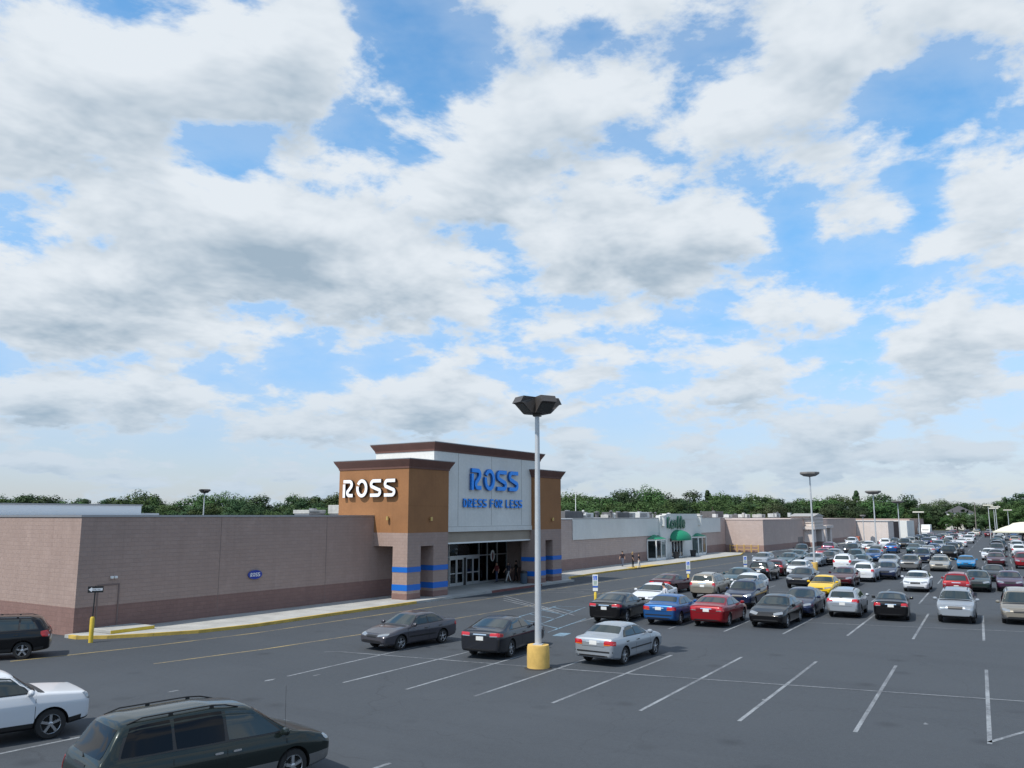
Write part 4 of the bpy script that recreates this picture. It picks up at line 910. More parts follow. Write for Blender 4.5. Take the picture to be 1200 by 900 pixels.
            for k in range(5):
                t = 2*math.pi*k/5+.3; ca, sa = math.cos(t), math.sin(t)
                def pt(rr, ww, yy): return (ca*rr-sa*ww, yy, sa*rr+ca*ww)
                y0, y1 = tw/2-.045, tw/2-.008
                vs = [pt(.03, -.035, y0), pt(.03, .035, y0), pt(r*.63, .045, y0), pt(r*.63, -.045, y0), pt(.03, -.028, y1), pt(.03, .028, y1), pt(r*.63, .032, y1), pt(r*.63, -.032, y1)]
                mb.add(vs, [(3,2,1,0), (4,5,6,7), (0,1,5,4), (1,2,6,5), (2,3,7,6), (3,0,4,7)])
            CarType.wcache[key] = (ty, mb.mesh('rim', [c_rim, c_dark], 30))
        ty, ri = CarType.wcache[key]
        for wx in s.wx:
            for sd in (1, -1):
                s.parts.append(('wheel', ty, None, (wx, sd*(s.W/2-.135), r), 0 if sd > 0 else math.pi, 'tyre')); s.parts.append(('rim', ri, len(s.parts)-1, (0, 0, 0), 0, 'rim'))
        if hasattr(s, 'antenna'): mb = MB(); mb.tube((s.antenna, -s.W/2+.16, s.belt(s.antenna)-.02), (s.antenna-.02, -s.W/2+.15, s.belt(s.antenna)+.95), .004, .003, 5); s.part('antenna', mb, c_black, 'ant')
        # one-piece version for cars too far off to show their parts
        mats = []; bm = bmesh.new()
        for nm, me, par, loc, rz, key in s.parts:
            if key in ('seam', 'handle', 'rev', 'gbars', 'wiper', 'ant', 'valance'): continue
            t = Matrix.Translation(Vector(s.parts[par][3] if par is not None else (0, 0, 0))) @ Matrix.Rotation(s.parts[par][4] if par is not None else 0, 4, 'Z') @ Matrix.Translation(Vector(loc)) @ Matrix.Rotation(rz, 4, 'Z')
            idx = []
            for m in me.materials:
                if m not in mats: mats.append(m)
                idx.append(mats.index(m))
            f0 = len(bm.faces); v0 = len(bm.verts); bm.from_mesh(me); bm.verts.ensure_lookup_table(); bm.faces.ensure_lookup_table()
            for v in bm.verts[v0:]: v.co = t @ v.co
            for f in bm.faces[f0:]: f.material_index = idx[f.material_index] if idx else 0
        s.lod = bpy.data.meshes.new(s.name+'_far'); bm.to_mesh(s.lod); bm.free()
        for m in mats: s.lod.materials.append(m)
        s.lod_paint = mats.index(PAINT['grey'])

T = {}
T['sedan'] = CarType('sedan', L=4.78, W=1.82, H=1.46, wb=2.74, fo=.95, wheelr=.325, prof=[(2.39,.66),(2.2,.76),(1.6,.90),(1.0,1.0),(.15,1.405),(-.45,1.46),(-1.0,1.42),(-1.85,1.12),(-2.3,1.06),(-2.39,.98)],
  b0=.90, b1=1.00, xc=1.02, xw=.15, xr=-.98, xd=-1.80, sw=(.72,.16,-.95,-1.42), pil=(-.30,), doors=(.95,-.33,-1.28), hx=(-.14,-1.12), hl=(.40,.74,.62,.79,.34), tl=(.48,.86,.78,.97,.26,.05), pz=.76)
T['classic'] = CarType('classic', L=4.47, W=1.74, H=1.42, wb=2.72, fo=.77, wheelr=.315, prof=[(2.235,.68),(2.1,.78),(1.5,.92),(.95,.99),(.18,1.37),(-.4,1.42),(-.95,1.39),(-1.62,1.08),(-2.15,1.04),(-2.235,.96)],
  b0=.88, b1=.97, xc=.97, xw=.18, xr=-.93, xd=-1.58, sw=(.68,.18,-.92,-1.30), pil=(-.32,), doors=(.92,-.35,-1.15), hx=(-.16,-1.05), hl=(.36,.70,.63,.78,.28), tl=(.42,.82,.73,.92,.26,.03), pz=.76, tail='amber', bstrip=.50, fr=.10, rrr=.08, grille=.24)
T['compact'] = CarType('compact', L=4.30, W=1.68, H=1.37, wb=2.46, fo=.88, wheelr=.29, prof=[(2.15,.60),(2.0,.68),(1.4,.83),(.92,.91),(.12,1.33),(-.4,1.37),(-.88,1.33),(-1.48,1.02),(-2.05,.97),(-2.15,.88)],
  b0=.82, b1=.93, xc=.94, xw=.12, xr=-.86, xd=-1.45, sw=(.66,.14,-.84,-1.22), pil=(-.30,), doors=(.9,-.33,-1.10), hx=(-.14,-1.0), hl=(.32,.70,.55,.68,.28), tl=(.40,.78,.68,.86,.22,.03), pz=.46, grille=.26, bstrip=.46)
T['fastback'] = CarType('fastback', L=4.86, W=1.83, H=1.46, wb=2.78, fo=1.0, wheelr=.33, prof=[(2.43,.64),(2.2,.76),(1.6,.90),(1.12,.99),(.15,1.41),(-.45,1.46),(-.95,1.42),(-2.0,1.13),(-2.35,1.08),(-2.43,.99)],
  b0=.90, b1=1.02, xc=1.14, xw=.15, xr=-.92, xd=-1.95, sw=(.78,.16,-.85,-1.45), pil=(-.30,), doors=(.98,-.33,-1.28), hx=(-.14,-1.12), hl=(.42,.76,.62,.78,.40), tl=(.40,.87,.84,1.0,.28,.05), pz=.72)
T['coupe'] = CarType('coupe', L=4.40, W=1.76, H=1.33, wb=2.55, fo=.95, wheelr=.315, prof=[(2.2,.56),(2.0,.68),(1.4,.82),(.85,.90),(-.02,1.29),(-.5,1.33),(-.95,1.28),(-1.75,1.0),(-2.1,.95),(-2.2,.86)],
  b0=.80, b1=.92, xc=.87, xw=0.0, xr=-.92, xd=-1.70, sw=(.58,.02,-.80,-1.25), pil=(-.52,), doors=(.8,-.62), hx=(-.42,), hl=(.40,.74,.56,.69,.36), tl=(.36,.80,.68,.85,.22,.03), pz=.5, grille=.22)
T['wagon'] = CarType('wagon', L=4.78, W=1.82, H=1.62, wb=2.74, fo=.95, wheelr=.34, gc=.24, box=True, prof=[(2.39,.74),(2.2,.84),(1.6,.98),(1.05,1.06),(.28,1.54),(-.4,1.62),(-1.7,1.57),(-1.9,1.50),(-2.26,1.10),(-2.37,1.02),(-2.39,.9)],
  b0=.98, b1=1.07, xc=1.07, xw=.28, xr=-1.88, xd=-2.24, zrl=1.14, sw=(.78,.28,-1.55,-1.82), pil=(-.28,-1.15), doors=(1.0,-.30,-1.25), hx=(-.12,-1.08), hl=(.42,.74,.70,.87,.34), tl=(.48,.88,.86,1.06,.36,.08), pz=.72, clad=.50, cladm=c_trimg, rails=True)
T['suv'] = CarType('suv', L=4.50, W=1.83, H=1.70, wb=2.64, fo=.90, wheelr=.35, gc=.26, box=True, tum=.34, prof=[(2.25,.84),(2.1,.95),(1.5,1.07),(1.08,1.13),(.38,1.62),(-.3,1.70),(-1.6,1.66),(-1.85,1.60),(-2.13,1.14),(-2.22,1.06),(-2.25,.9)],
  b0=1.03, b1=1.14, xc=1.10, xw=.38, xr=-1.84, xd=-2.12, zrl=1.17, sw=(.84,.38,-1.5,-1.78), pil=(-.22,-1.10), doors=(1.02,-.24,-1.20), hx=(-.06,-1.02), hl=(.44,.76,.76,.94,.26), tl=(.62,.88,.86,1.12,.30,.06), pz=.70, rails=True, clad=.44, cladm=c_black, fr=.12)
T['tall suv'] = CarType('tall_suv', L=4.72, W=1.87, H=1.75, wb=2.86, fo=.92, wheelr=.365, gc=.28, box=True, tum=.30, prof=[(2.36,.98),(2.28,1.06),(1.6,1.13),(1.15,1.17),(.50,1.66),(-.3,1.75),(-1.8,1.71),(-2.02,1.64),(-2.24,1.18),(-2.32,1.10),(-2.36,.9)],
  b0=1.10, b1=1.15, xc=1.17, xw=.50, xr=-2.0, xd=-2.23, zrl=1.20, sw=(.90,.48,-1.7,-1.90), pil=(-.20,-1.18), doors=(1.05,-.22,-1.22), hx=(-.04,-1.02), hl=(.56,.82,.80,1.02,.20), tl=(.70,.90,.86,1.12,.26,.04), pz=.82, rails=True, clad=.46, cladm=c_black, fr=.07, rrr=.06, grille=.46)
T['minivan'] = CarType('minivan', L=4.94, W=1.90, H=1.76, wb=2.91, fo=.97, wheelr=.34, gc=.21, box=True, tum=.32, tintrear=True, prof=[(2.47,.74),(2.3,.86),(1.9,.98),(1.52,1.06),(.62,1.66),(-.2,1.75),(-1.7,1.73),(-2.0,1.66),(-2.33,1.12),(-2.43,1.02),(-2.47,.88)],
  b0=.98, b1=1.08, xc=1.54, xw=.62, xr=-1.98, xd=-2.30, zrl=1.13, sw=(1.22,.62,-1.82,-2.02), pil=(.02,-1.02), doors=(1.32,.02,-1.05), hx=(.22,-.16), hl=(.48,.80,.66,.82,.30), tl=(.74,.91,.66,.98,.22,.04), pz=.68, rails=True, clad=.52, cladm=PAINT['pewter'], antenna=1.35, hm=c_chrome, tm=c_black)
T['hatch'] = CarType('hatch', L=4.15, W=1.72, H=1.50, wb=2.55, fo=.82, wheelr=.31, box=True, prof=[(2.07,.68),(1.9,.80),(1.4,.94),(1.05,1.02),(.25,1.44),(-.4,1.50),(-1.35,1.44),(-1.62,1.36),(-1.96,1.06),(-2.04,.98),(-2.07,.85)],
  b0=.93, b1=1.02, xc=1.07, xw=.25, xr=-1.60, xd=-1.95, zrl=1.09, sw=(.78,.26,-1.2,-1.5), pil=(-.28,-1.0), doors=(.98,-.30,-1.10), hx=(-.12,-.95), hl=(.38,.70,.66,.82,.34), tl=(.54,.82,.78,1.0,.30,.06), pz=.66)
NICE = {'sedan': 'sedan', 'classic': 'sedan', 'compact': 'sedan', 'fastback': 'sedan', 'coupe': 'coupe', 'wagon': 'wagon', 'suv': 'SUV', 'tall suv': 'SUV', 'minivan': 'minivan', 'hatch': 'hatchback'}
SNAKE = {'sedan': 'sedan', 'coupe': 'coupe', 'wagon': 'station_wagon', 'SUV': 'suv', 'minivan': 'minivan', 'hatchback': 'hatchback'}
PLACED = []
def place(kind, colr, x, y, rz, label, full=True, plate=None, sc=1.):
    t = T[kind]; p = PAINT[colr]; PLACED.append((x, y)); nm = SNAKE[NICE[kind]]
    if not full:
        o = link(nm, t.lod, None, (x, y, .004), rz); o.material_slots[t.lod_paint].link = 'OBJECT'; o.material_slots[t.lod_paint].material = p
        tag(o, label, 'car', 'cars parked in the lot'); o.scale = (sc,)*3; return o
    root = empty(nm, label, 'car', (x, y, .004), rz, 'cars parked in the lot'); made = []; root.scale = (sc,)*3
    for name, me, par, loc, r, key in t.parts:
        o = link(name, me, root if par is None else made[par], loc, r); made.append(o)
        if key in ('body', 'mirror'): o.material_slots[0].link = 'OBJECT'; o.material_slots[0].material = p
        if key == 'plate' and plate: o.material_slots[0].link = 'OBJECT'; o.material_slots[0].material = plate
    return root
LOT = 3.0
def park(kind, colr, gx, gy, rear, label, full=True, turn=0., sc=1., plate=None):
    """gx, gy: ground point under the bumper nearest the viewer; rear: its tail is towards us"""
    a = R(LOT+turn); L2 = T[kind].L/2*sc
    return place(kind, colr, gx+math.cos(a)*L2, gy+math.sin(a)*L2, a if rear else a+math.pi, label, full, plate, sc)
# nearest vehicles
place('minivan', 'van green', 11.62, 15.05, R(-12), 'dark green minivan with roof rails and tinted windows, nearest the camera')
place('tall suv', 'white', 10.85, 22.75, R(-14), 'white SUV cut by the left edge of the picture', sc=.98)
place('suv', 'black', 17.05, 35.45, R(148), 'black SUV turning round the corner of the store wall at far left', sc=.94)
place('compact', 'grey', 28.72, 23.98, R(174.7), 'grey compact sedan facing us with a pale yellow front plate', sc=1.02)
park('fastback', 'charcoal', 27.25, 19.25, 1, 'charcoal sedan parked behind the yellow lamp base', turn=6)
park('classic', 'silver', 28.45, 14.95, 1, 'silver sedan with orange and red tail lamps right of the lamp base', turn=-4)
# first full row
park('fastback', 'black', 39.4, 20.05, 1, 'black sedan in front of the disabled parking sign', turn=2)
park('classic', 'blue', 40.3, 17.45, 1, 'blue sedan with its tail to us between the black and the red sedan', sc=1.02)
park('sedan', 'red', 41.0, 15.2, 1, 'red sedan with its tail to us beside the blue sedan', sc=1.0)
park('sedan', 'black', 42.2, 12.62, 0, 'black sedan with a broad chrome grille facing us', turn=-1)
park('fastback', 'navy', 47.3, 12.55, 0, 'dark navy sedan half hidden behind the chrome grilled black sedan')
park('wagon', 'silver', 48.7, 10.35, 1, 'silver wagon with roof rails and grey cladding seen from behind', turn=1, sc=.95)
park('sedan', 'black', 48.6, 7.9, 1, 'black sedan with bright red tail lamps left of the silver SUV', sc=.96, turn=4)
park('suv', 'silver', 49.3, 4.95, 0, 'silver SUV facing us in the first row', sc=.98)
park('minivan', 'tan', 50.4, 2.1, 0, 'tan minivan facing us at the right edge', sc=.95)
park('coupe', 'white', 47.4, 21.6, 0, 'white convertible facing us behind the black sedan')
park('coupe', 'maroon', 56.4, 24.3, 1, 'dark maroon coupe with its tail to us at the edge of the drive', turn=-6)
park('tall suv', 'tan', 54.6, 20.45, 1, 'tan SUV with roof rack seen from behind', turn=2, sc=.95)
park('sedan', 'teal', 63.5, 21.45, 0, 'dark teal sedan behind the tan SUV')
park('hatch', 'white', 56.2, 18.3, 0, 'white hatchback half hidden behind the dark SUV', turn=0, sc=1.05)
park('suv', 'navy', 49.8, 16.5, 0, 'dark navy SUV facing us between the red and the black sedan', sc=.95)
# second rows
park('tall suv', 'black', 71.9, 21.9, 1, 'black SUV with its tail to us behind the third parking sign', sc=.93)
park('hatch', 'maroon', 78.1, 22.4, 1, 'dark red hatchback squeezed beside the black SUV')
park('hatch', 'white', 77.5, 20.3, 0, 'white hatchback between the black SUV and the dark sedan')
park('classic', 'charcoal', 66.1, 17.2, 0, 'charcoal sedan with chrome grille left of the yellow car', sc=1.05)
park('compact', 'yellow', 60.0, 14.2, 0, 'bright yellow car facing us')
park('sedan', 'maroon', 69.0, 14.7, 0, 'maroon sedan just right of the yellow car')
park('suv', 'white', 75.4, 14.2, 1, 'white SUV with its tail to us behind the maroon sedan', sc=.95)
park('sedan', 'navy', 79.3, 13.2, 0, 'navy blue sedan right of the white SUV')
park('sedan', 'silver', 95.0, 15.5, 0, 'silver sedan facing us left of the black and white SUV')
park('tall suv', 'pewter', 91.9, 13.0, 0, 'grey SUV with dark bumper facing us beside the beige sedan', sc=.93)
park('suv', 'navy', 108.5, 14.0, 0, 'navy SUV parked behind the grey SUV')
park('sedan', 'beige', 93.4, 10.5, 0, 'beige sedan alone left of the bright blue coupe')
park('coupe', 'bright blue', 99.3, 8.65, 0, 'bright blue coupe facing us')
park('sedan', 'white', 67.7, 9.25, 0, 'white sedan facing us alone in the second row', sc=.97)
park('suv', 'red', 65.0, 6.35, 1, 'dark red SUV just behind the silver SUV', sc=.95)
park('sedan', 'green', 70.0, 5.5, 0, 'dark green sedan right of the dark red SUV')
park('coupe', 'black', 81.6, 5.1, 0, 'black coupe behind the purple sedan')
park('sedan', 'purple', 71.5, 3.5, 0, 'dark purple sedan facing us at the right edge', sc=.97)
park('sedan', 'maroon', 106, 6.3, 0, 'small maroon sedan behind the black coupe')
park('sedan', 'white', 119.5, 7.75, 0, 'white sedan right of the bright blue coupe, farther back')
park('suv', 'red', 102.5, 3.5, 0, 'red SUV cut by the right edge')
park('suv', 'black', 115.6, 29.4, 0, 'black SUV driving along the shop front before the portal', turn=8)
FAR = [('sedan','teal',100.9,26.5,0,'blue grey sedan below the black driving SUV'),('hatch','silver',91.9,27.9,0,'silver hatchback leftmost of the middle rows'),('sedan','teal',92.7,25.4,0,'teal sedan second from left in the middle rows'),
 ('coupe','red',112.5,26.1,1,'bright red coupe behind the grey lamp post'),('suv','purple',127.4,28.6,1,'purple SUV behind the red coupe'),('sedan','silver',107,23.7,0,'silver sedan right of the red coupe'),('suv','white',88.5,18.6,1,'white SUV right of the grey lamp base'),
 ('sedan','teal',92.3,17.8,0,'teal sedan behind the maroon sedan'),('suv','teal',101,20.0,0,'dark teal SUV behind the white SUV row'),('sedan','blue',109.1,19.5,0,'slate blue sedan in the middle rows'),('suv','white',158,31.6,0,'white SUV parked highest beside the mall wing'),
 ('tall suv','charcoal',121.6,24.4,0,'charcoal SUV facing us below the white SUV'),('sedan','white',143.4,26.2,0,'small white sedan left of the second yellow lamp base'),('sedan','beige',128.5,22.9,1,'beige sedan left of the second yellow lamp base'),('sedan','silver',94.5,23.0,0,'pale silver sedan below the red coupe'),('hatch','black',98.6,22.4,0,'black hatchback left of the grey lamp base')]
for f in FAR: park(f[0], f[1], f[2], f[3], f[4], f[5], False)
# packed rows farther out
random.seed(5)
cols = ['silver']*5+['white']*5+['charcoal']*5+['black']*5+['grey']*3+['pewter']*3+['beige']*2+['navy']*3+['blue']*2+['maroon']*2+['red']*2+['teal']*2+['tan']
kinds = ['sedan']*5+['fastback']*3+['classic']*3+['suv']*5+['tall suv']*2+['minivan']*2+['hatch']*2+['wagon']*2+['compact']
ROWN = {}
for k in range(3, 15):
    cx = 28+18.*k
    for half in (-1, 1):
        cnt = 0; cand = []
        for j in range(-5, 8):
            y = 10.5+j*2.72+k*.9
            if y < .031*cx-2.5 or y > (27.2 if cx < 190 else 26): continue
            x = cx-.19*(y-12)+half*2.75
            if k == 3 and y > 17: continue
            lane = .074*x-.3
            if abs(y-lane) < 1.3 and x < 230: continue
            if any(abs(px-x) < 5.6 and abs(py-y) < 2.2 for px, py in PLACED): continue
            occ = .5 if k == 3 else (.55 if k == 4 else .9 if cx < 235 else .55)
            if random.random() > occ: continue
            cand.append((x+random.uniform(-.4, .4), y+random.uniform(-.18, .18)))
        cand.sort(key=lambda c: -c[1])
        for i, (x, y) in enumerate(cand):
            kd = random.choice(kinds); c = random.choice(cols); rear = random.random() < .45
            rn = (k-3)*2+(half > 0)
            lab = '%s %s facing %s, %s from left in %s packed row' % (c, NICE[kd], 'away' if rear else 'us', ORD[i], ORD[rn] if rn < 20 else ('last but three', 'last but two', 'last but one', 'last')[rn-20])
            place(kd, c, x, y, R(LOT+random.uniform(-1.5, 1.5)) + (0 if rear else math.pi), lab, False).scale = (random.uniform(.94, 1.04), random.uniform(.96, 1.03), random.uniform(.94, 1.05))

# ------------------------------------------------------------------ people
skin_m = mat('skin', (.45, .27, .19), .6)
def person(x, y, z, face, label, top, bottom, hair, stride=.0, arms=.12, h=1.56, shorts=False, long_hair=False, lean=0.):
    s = h/1.72
    J = {'pel': (0, 0, .94), 'wst': (.01, 0, 1.08), 'chs': (.0+lean*.3, 0, 1.32), 'nck': (lean*.45, 0, 1.47), 'hd1': (.015+lean*.5, 0, 1.55), 'hd2': (.025+lean*.55, 0, 1.64), 'hd3': (.01+lean*.55, 0, 1.70)}
    rad = {'pel': (.15, .12), 'wst': (.13, .10), 'chs': (.17, .11), 'nck': (.055, .055), 'hd1': (.07, .085), 'hd2': (.078, .095), 'hd3': (.05, .06)}
    ed = [('pel', 'wst'), ('wst', 'chs'), ('chs', 'nck'), ('nck', 'hd1'), ('hd1', 'hd2'), ('hd2', 'hd3')]
    for sd, n in ((1, 'l'), (-1, 'r')):
        st = stride*sd
        J.update({n+'hip': (0, sd*.09, .90), n+'kne': (st*.55+.02, sd*.10, .49), n+'ank': (st-.02, sd*.10, .08), n+'toe': (st+.15, sd*.12, .035),
                  n+'sho': (lean*.38, sd*.19, 1.40), n+'elb': (-st*.35+lean*.3, sd*(.22+arms*.4), 1.13), n+'wri': (-st*.6+.10+lean*.4, sd*(.22+arms*.5), .90), n+'hnd': (-st*.62+.12+lean*.4, sd*(.22+arms*.5), .80)})
        rad.update({n+'hip': (.085, .085), n+'kne': (.058, .058), n+'ank': (.042, .042), n+'toe': (.042, .032), n+'sho': (.062, .062), n+'elb': (.043, .043), n+'wri': (.032, .032), n+'hnd': (.042, .03)})
        ed += [('pel', n+'hip'), (n+'hip', n+'kne'), (n+'kne', n+'ank'), (n+'ank', n+'toe'), ('chs', n+'sho'), (n+'sho', n+'elb'), (n+'elb', n+'wri'), (n+'wri', n+'hnd')]
    K = list(J); me = bpy.data.meshes.new('body'); me.from_pydata([tuple(c*s for c in J[k]) for k in K], [(K.index(a), K.index(b)) for a, b in ed], [])
    o = bpy.data.objects.new('tmp', me); col.objects.link(o); m1 = o.modifiers.new('s', 'SKIN'); sk = me.skin_vertices[0].data
    for i, k in enumerate(K): sk[i].radius = tuple(q*s for q in rad[k])
    sk[0].use_root = True; m2 = o.modifiers.new('u', 'SUBSURF'); m2.levels = 2; m2.render_levels = 2
    dg = bpy.context.evaluated_depsgraph_get(); bme = bpy.data.meshes.new_from_object(o.evaluated_get(dg)); bpy.data.objects.remove(o)
    bme.materials.clear()
    for m in (skin_m, top, bottom, black_m): bme.materials.append(m)
    for p in bme.polygons:
        c = p.center/s; armx = abs(c.y) > .2 and c.z < 1.16
        p.material_index = 3 if c.z < .10 else 0 if (c.z > 1.45 or armx) else 1 if c.z > .96 else (0 if shorts and c.z < .52 else 2); p.use_smooth = True
    root = empty('person', label, 'person', (x, y, z), face, 'people on the pavement'); link('body', bme, root)
    mb = MB(); hx, hz = J['hd2'][0]*s, J['hd2'][2]*s; mb.lathe([(.085*s, -.01), (.105*s, .02), (.10*s, .06), (.06*s, .105), (.0, .12)], 12, (hx-.02, 0, hz), cap=False)
    if long_hair: mb.lathe([(.06, -.22), (.085, -.1), (.09, 0)], 10, (hx-.055, 0, hz))
    mb.build('hair', hair, root, 50)
cl = lambda n, c: mat('cloth '+n, c, .9)
hb = mat('hair brown', (.03, .018, .01), .7); hbl = mat('hair blond', (.30, .2, .09), .7)
person(82.4, 39.6, .13, R(190), 'person in dark shirt and grey blue jeans walking by the brick wall', cl('dark', (.02, .012, .02)), cl('jeans', (.10, .12, .17)), hb, .22)
person(81.1, 37.8, .145, R(-75), 'person in black clothes with long fair hair on the yellow ramp', cl('black', (.01, .01, .012)), cl('black', (.01, .01, .012)), hbl, .06, long_hair=True)
person(81.3, 37.2, .0, R(-80), 'person in black shirt and white trousers beside the fair haired person', cl('blk2', (.014, .012, .016)), cl('white', (.62, .6, .58)), hb, .1, h=1.58)
person(57.8, 38.0, .14, R(150), 'person in dark top and white trousers walking to the store doors', cl('dk3', (.03, .03, .05)), cl('white', (.62, .6, .58)), hb, .30, h=1.62, long_hair=True)
person(58.8, 37.9, .14, R(140), 'person all in black behind the white trousered shopper', cl('black', (.01, .01, .012)), cl('blk4', (.012, .012, .015)), hb, .2, h=1.66)
person(57.2, 38.75, .14, R(160), 'person in red top and blue jeans by the store entrance', cl('red', (.16, .03, .03)), cl('jeans2', (.05, .07, .13)), hb, .15, h=1.6)
person(45.95, 19.25, .0, R(95), 'person in white shirt leaning at the white convertible', cl('whitesh', (.55, .56, .6)), cl('jeans', (.10, .12, .17)), hb, .05, h=1.62, lean=.5)

# ------------------------------------------------------------------ trees
def leaf_mat(name, c, c2):
    def f(nt, b):
        oi = _n(nt, 'ShaderNodeObjectInfo'); v = objco(nt); n = noise_node(nt, 3.5, 4, v); g = _n(nt, 'ShaderNodeNewGeometry')
        k = mixc(nt, maprange(nt, n, .3, .7, 0, 1), c, c2); k = mixc(nt, maprange(nt, g.outputs['Random Per Island'], 0, 1, 0, .2), k, tuple(x*1.5 for x in c2))
        hs = _n(nt, 'ShaderNodeHueSaturation'); nt.links.new(k, hs.inputs['Color']); nt.links.new(maprange(nt, oi.outputs['Random'], 0, 1, .47, .525), hs.inputs['Hue']); nt.links.new(maprange(nt, oi.outputs['Random'], 0, 1, .7, 1.35), hs.inputs['Value'])
        nt.links.new(hs.outputs[0], b.inputs['Base Color']); b.inputs['Transmission Weight'].default_value = 0
    return mat(name, c, .75, spec=.2, build=f)
leafs = {'dark': leaf_mat('dark leaves', (.020, .044, .020), (.034, .062, .023)), 'mid': leaf_mat('mid green leaves', (.034, .068, .023), (.054, .092, .028)), 'pale': leaf_mat('pale green leaves', (.052, .082, .042), (.075, .105, .048)), 'olive': leaf_mat('olive leaves', (.055, .062, .028), (.075, .08, .035))}
bark = weathered('bark', (.075, .058, .045), .95, .2, 2)
def crown_mesh(kind, seed, leaves=8000):
    rd = random.Random(seed); mb = MB()     # unit tree: height 1, crown radius about .42
    clumps = []
    if kind == 'conifer':
        for i in range(80): t = rd.random()**1.3; a = rd.random()*6.28; r = (.30*(1-t)+.012)*rd.uniform(.4, 1); clumps.append((r*math.cos(a), r*math.sin(a), .08+.9*t, .04+.05*(1-t)))
    else:
        wide = {'round': .40, 'broad': .50, 'tall': .30}[kind]
        for i in range(46):
            a = rd.random()*6.28; u = rd.uniform(-1, 1); rr = rd.random()**.4; q = math.sqrt(1-u*u)
            lob = 1+.22*math.sin(a*3+seed)+.12*math.sin(a*5+seed*2+u*3)
            clumps.append((wide*q*rr*lob*math.cos(a), wide*q*rr*lob*math.sin(a), .56+.40*u*rr*(1+.10*math.sin(a*2+seed)), rd.uniform(.08, .16)))
    for i in range(leaves):
        cx, cy, cz, cr = clumps[rd.randrange(len(clumps))]
        d = Vector((rd.gauss(0, 1), rd.gauss(0, 1), rd.gauss(0, .8))).normalized()*cr*rd.uniform(.55, 1.08)
        p = Vector((cx, cy, cz))+d; nn = (d.normalized()+Vector((rd.gauss(0, .22), rd.gauss(0, .22), rd.gauss(0, .22)+.12))).normalized(); u = nn.orthogonal().normalized(); w = nn.cross(u); t = rd.random()*6.28; u, w = u*math.cos(t)+w*math.sin(t), w*math.cos(t)-u*math.sin(t); sz = rd.uniform(.012, .025)
        mb.add([p-u*sz, p+w*sz*.6, p+u*sz, p-w*sz*.6], [(0, 1, 2, 3)])
    return mb
def trunk_mesh(seed):
    rd = random.Random(seed); mb = MB(); mb.tube((0, 0, -.01), (.01, 0, .32), .032, .022, 8); mb.tube((.01, 0, .31), (.0, .01, .75), .022, .008, 6)
    for i in range(7): a = i*.9+rd.random(); z = rd.uniform(.26, .55); r = rd.uniform(.18, .32); mb.tube((.01, 0, z), (r*math.cos(a), r*math.sin(a), z+rd.uniform(.1, .25)), .013, .004, 5)
    return mb
CR = []
for i, (kd, lf) in enumerate([('round','dark'),('broad','mid'),('round','mid'),('tall','dark'),('broad','dark'),('round','pale'),('conifer','dark'),('tall','mid'),('round','olive'),('broad','mid')]):
    CR.append((kd, lf, crown_mesh(kd, 31+i*7).mesh('crown', leafs[lf]), trunk_mesh(i).mesh('trunk', bark)))
random.seed(21)
TOP = [(-120,580),(0,581),(40,580),(75,577),(110,583),(150,579),(165,577),(185,582),(215,583),(240,573),(255,575),(275,580),(300,578),(330,584),(345,579),(362,577),(385,580),(400,578),(480,577),(600,576),(655,572),(672,569),(690,578),(708,570),(720,572),(745,569),(775,572),(800,569),(820,573),(850,571),(870,576),(895,573),(920,577),(940,577),(960,580),(985,575),(1010,573),(1030,574),(1050,580),(1064,590),(1078,583),(1095,586),(1108,589),(1125,586),(1142,584),(1158,590),(1172,588),(1185,580),(1200,575),(1230,572),(1330,572)]
def topline(px):
    for (a, ya), (b, yb) in zip(TOP, TOP[1:]):
        if a <= px <= b: return ya+(yb-ya)*(px-a)/(b-a)
    return 580
NT = {}
def tree(px, dist, hgt, proto, where):
    kd, lf, cm, tm = CR[proto]; ang = VIEW-math.atan((px-600)/987.); x = dist*math.cos(ang); y = dist*math.sin(ang)
    nm = {'conifer': 'conifer_tree', 'round': 'round_tree', 'broad': 'broad_tree', 'tall': 'tall_tree'}[kd]; key = (kd, lf, where); NT[key] = NT.get(key, 0)+1; k = NT[key]
    nn = ORD[k-1] if k <= 20 else '%dth' % k
    o = empty(nm, '%s %s %s tree %s, %s from left' % ({'dark': 'dark green', 'mid': 'mid green', 'pale': 'pale green', 'olive': 'olive green'}[lf], kd if kd != 'conifer' else 'pointed', 'fir' if kd == 'conifer' else 'leafy', where, nn), 'tree', (x, y, -.03), random.random()*6.28, 'trees along the horizon')
    f = random.uniform(1.0, 1.7) if kd != 'conifer' else 1.; o.scale = (hgt*f*.92, hgt*f*.92, hgt*.90)
    link('crown', cm, o); link('trunk', tm, o)
WH = lambda px: 'behind the left store roof' if px < 400 else 'behind the ochre towers' if px < 655 else 'behind the gift shop roof' if px < 850 else 'behind the mall wing' if px < 1005 else 'beyond the far end of the lot'
px = -60.
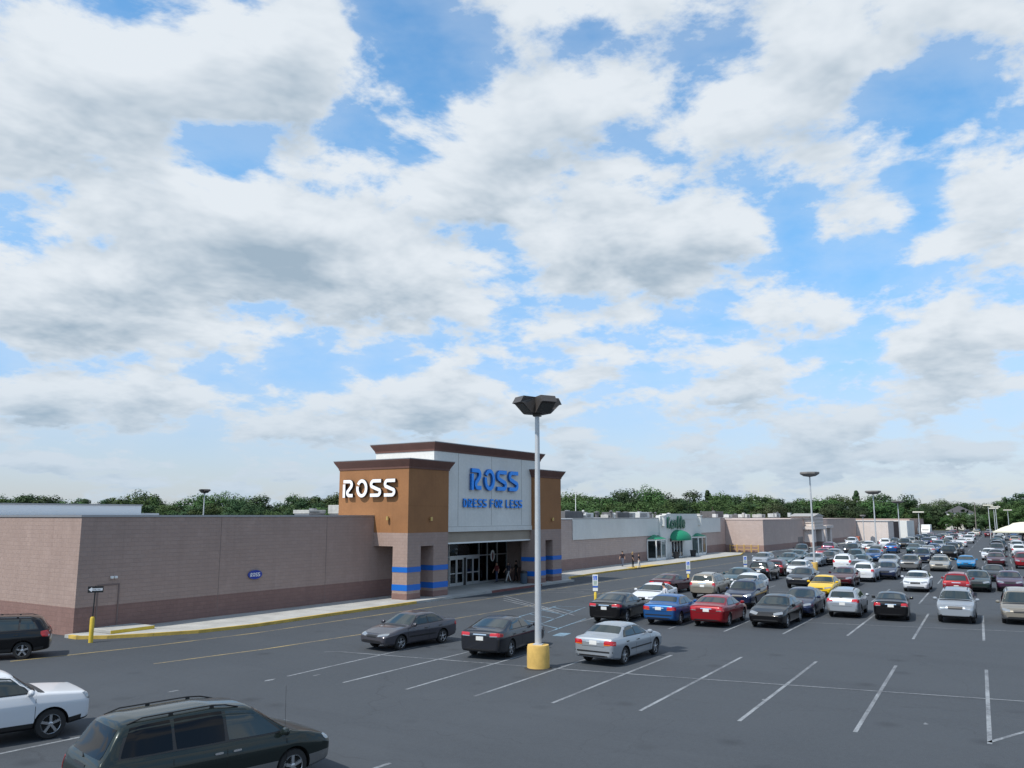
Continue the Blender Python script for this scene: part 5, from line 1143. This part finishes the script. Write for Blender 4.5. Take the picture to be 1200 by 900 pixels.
while px < 1290:
    d = 215. if px < 640 else 215+(px-640)*.30 if px < 1040 else 372.
    if 405 < px < 640: px += 24; continue
    d *= random.uniform(.93, 1.08); yt = topline(px); hh = CAM_H+(604-yt)*d/987.*1.0
    pr = random.choices(range(10), [5, 4, 5, 3, 5, 1.6, .7, 2, .7, 4])[0]
    if abs(px-815) < 9 or abs(px-832) < 5: pr = 6
    tree(px, d, hh*(random.uniform(.8, 1.12) if px > 640 else random.uniform(.84, 1.08)), pr, WH(px))
    px += random.uniform(8, 15) if px < 640 else random.uniform(9, 22) if px < 1040 else random.uniform(8, 16)
px = -50.
while px < 1290:                                        # nearer, lower trees filling the wood's edge
    d = 190. if px < 640 else 195+(px-640)*.28 if px < 1040 else 356.
    if 405 < px < 640: px += 24; continue
    yt = topline(px)+random.uniform(7, 15)*(.9 if px < 1040 else 1.2); hh = max(4.5, CAM_H+(604-yt)*d/987.)
    tree(px, d*random.uniform(.96, 1.05), hh, random.choices(range(10), [4, 5, 5, 1, 4, 2.2, .2, 1, .8, 5])[0], 'low '+WH(px))
    px += random.uniform(12, 24) if px < 1040 else random.uniform(10, 17)
# understorey that reads as one dark mass under the crowns
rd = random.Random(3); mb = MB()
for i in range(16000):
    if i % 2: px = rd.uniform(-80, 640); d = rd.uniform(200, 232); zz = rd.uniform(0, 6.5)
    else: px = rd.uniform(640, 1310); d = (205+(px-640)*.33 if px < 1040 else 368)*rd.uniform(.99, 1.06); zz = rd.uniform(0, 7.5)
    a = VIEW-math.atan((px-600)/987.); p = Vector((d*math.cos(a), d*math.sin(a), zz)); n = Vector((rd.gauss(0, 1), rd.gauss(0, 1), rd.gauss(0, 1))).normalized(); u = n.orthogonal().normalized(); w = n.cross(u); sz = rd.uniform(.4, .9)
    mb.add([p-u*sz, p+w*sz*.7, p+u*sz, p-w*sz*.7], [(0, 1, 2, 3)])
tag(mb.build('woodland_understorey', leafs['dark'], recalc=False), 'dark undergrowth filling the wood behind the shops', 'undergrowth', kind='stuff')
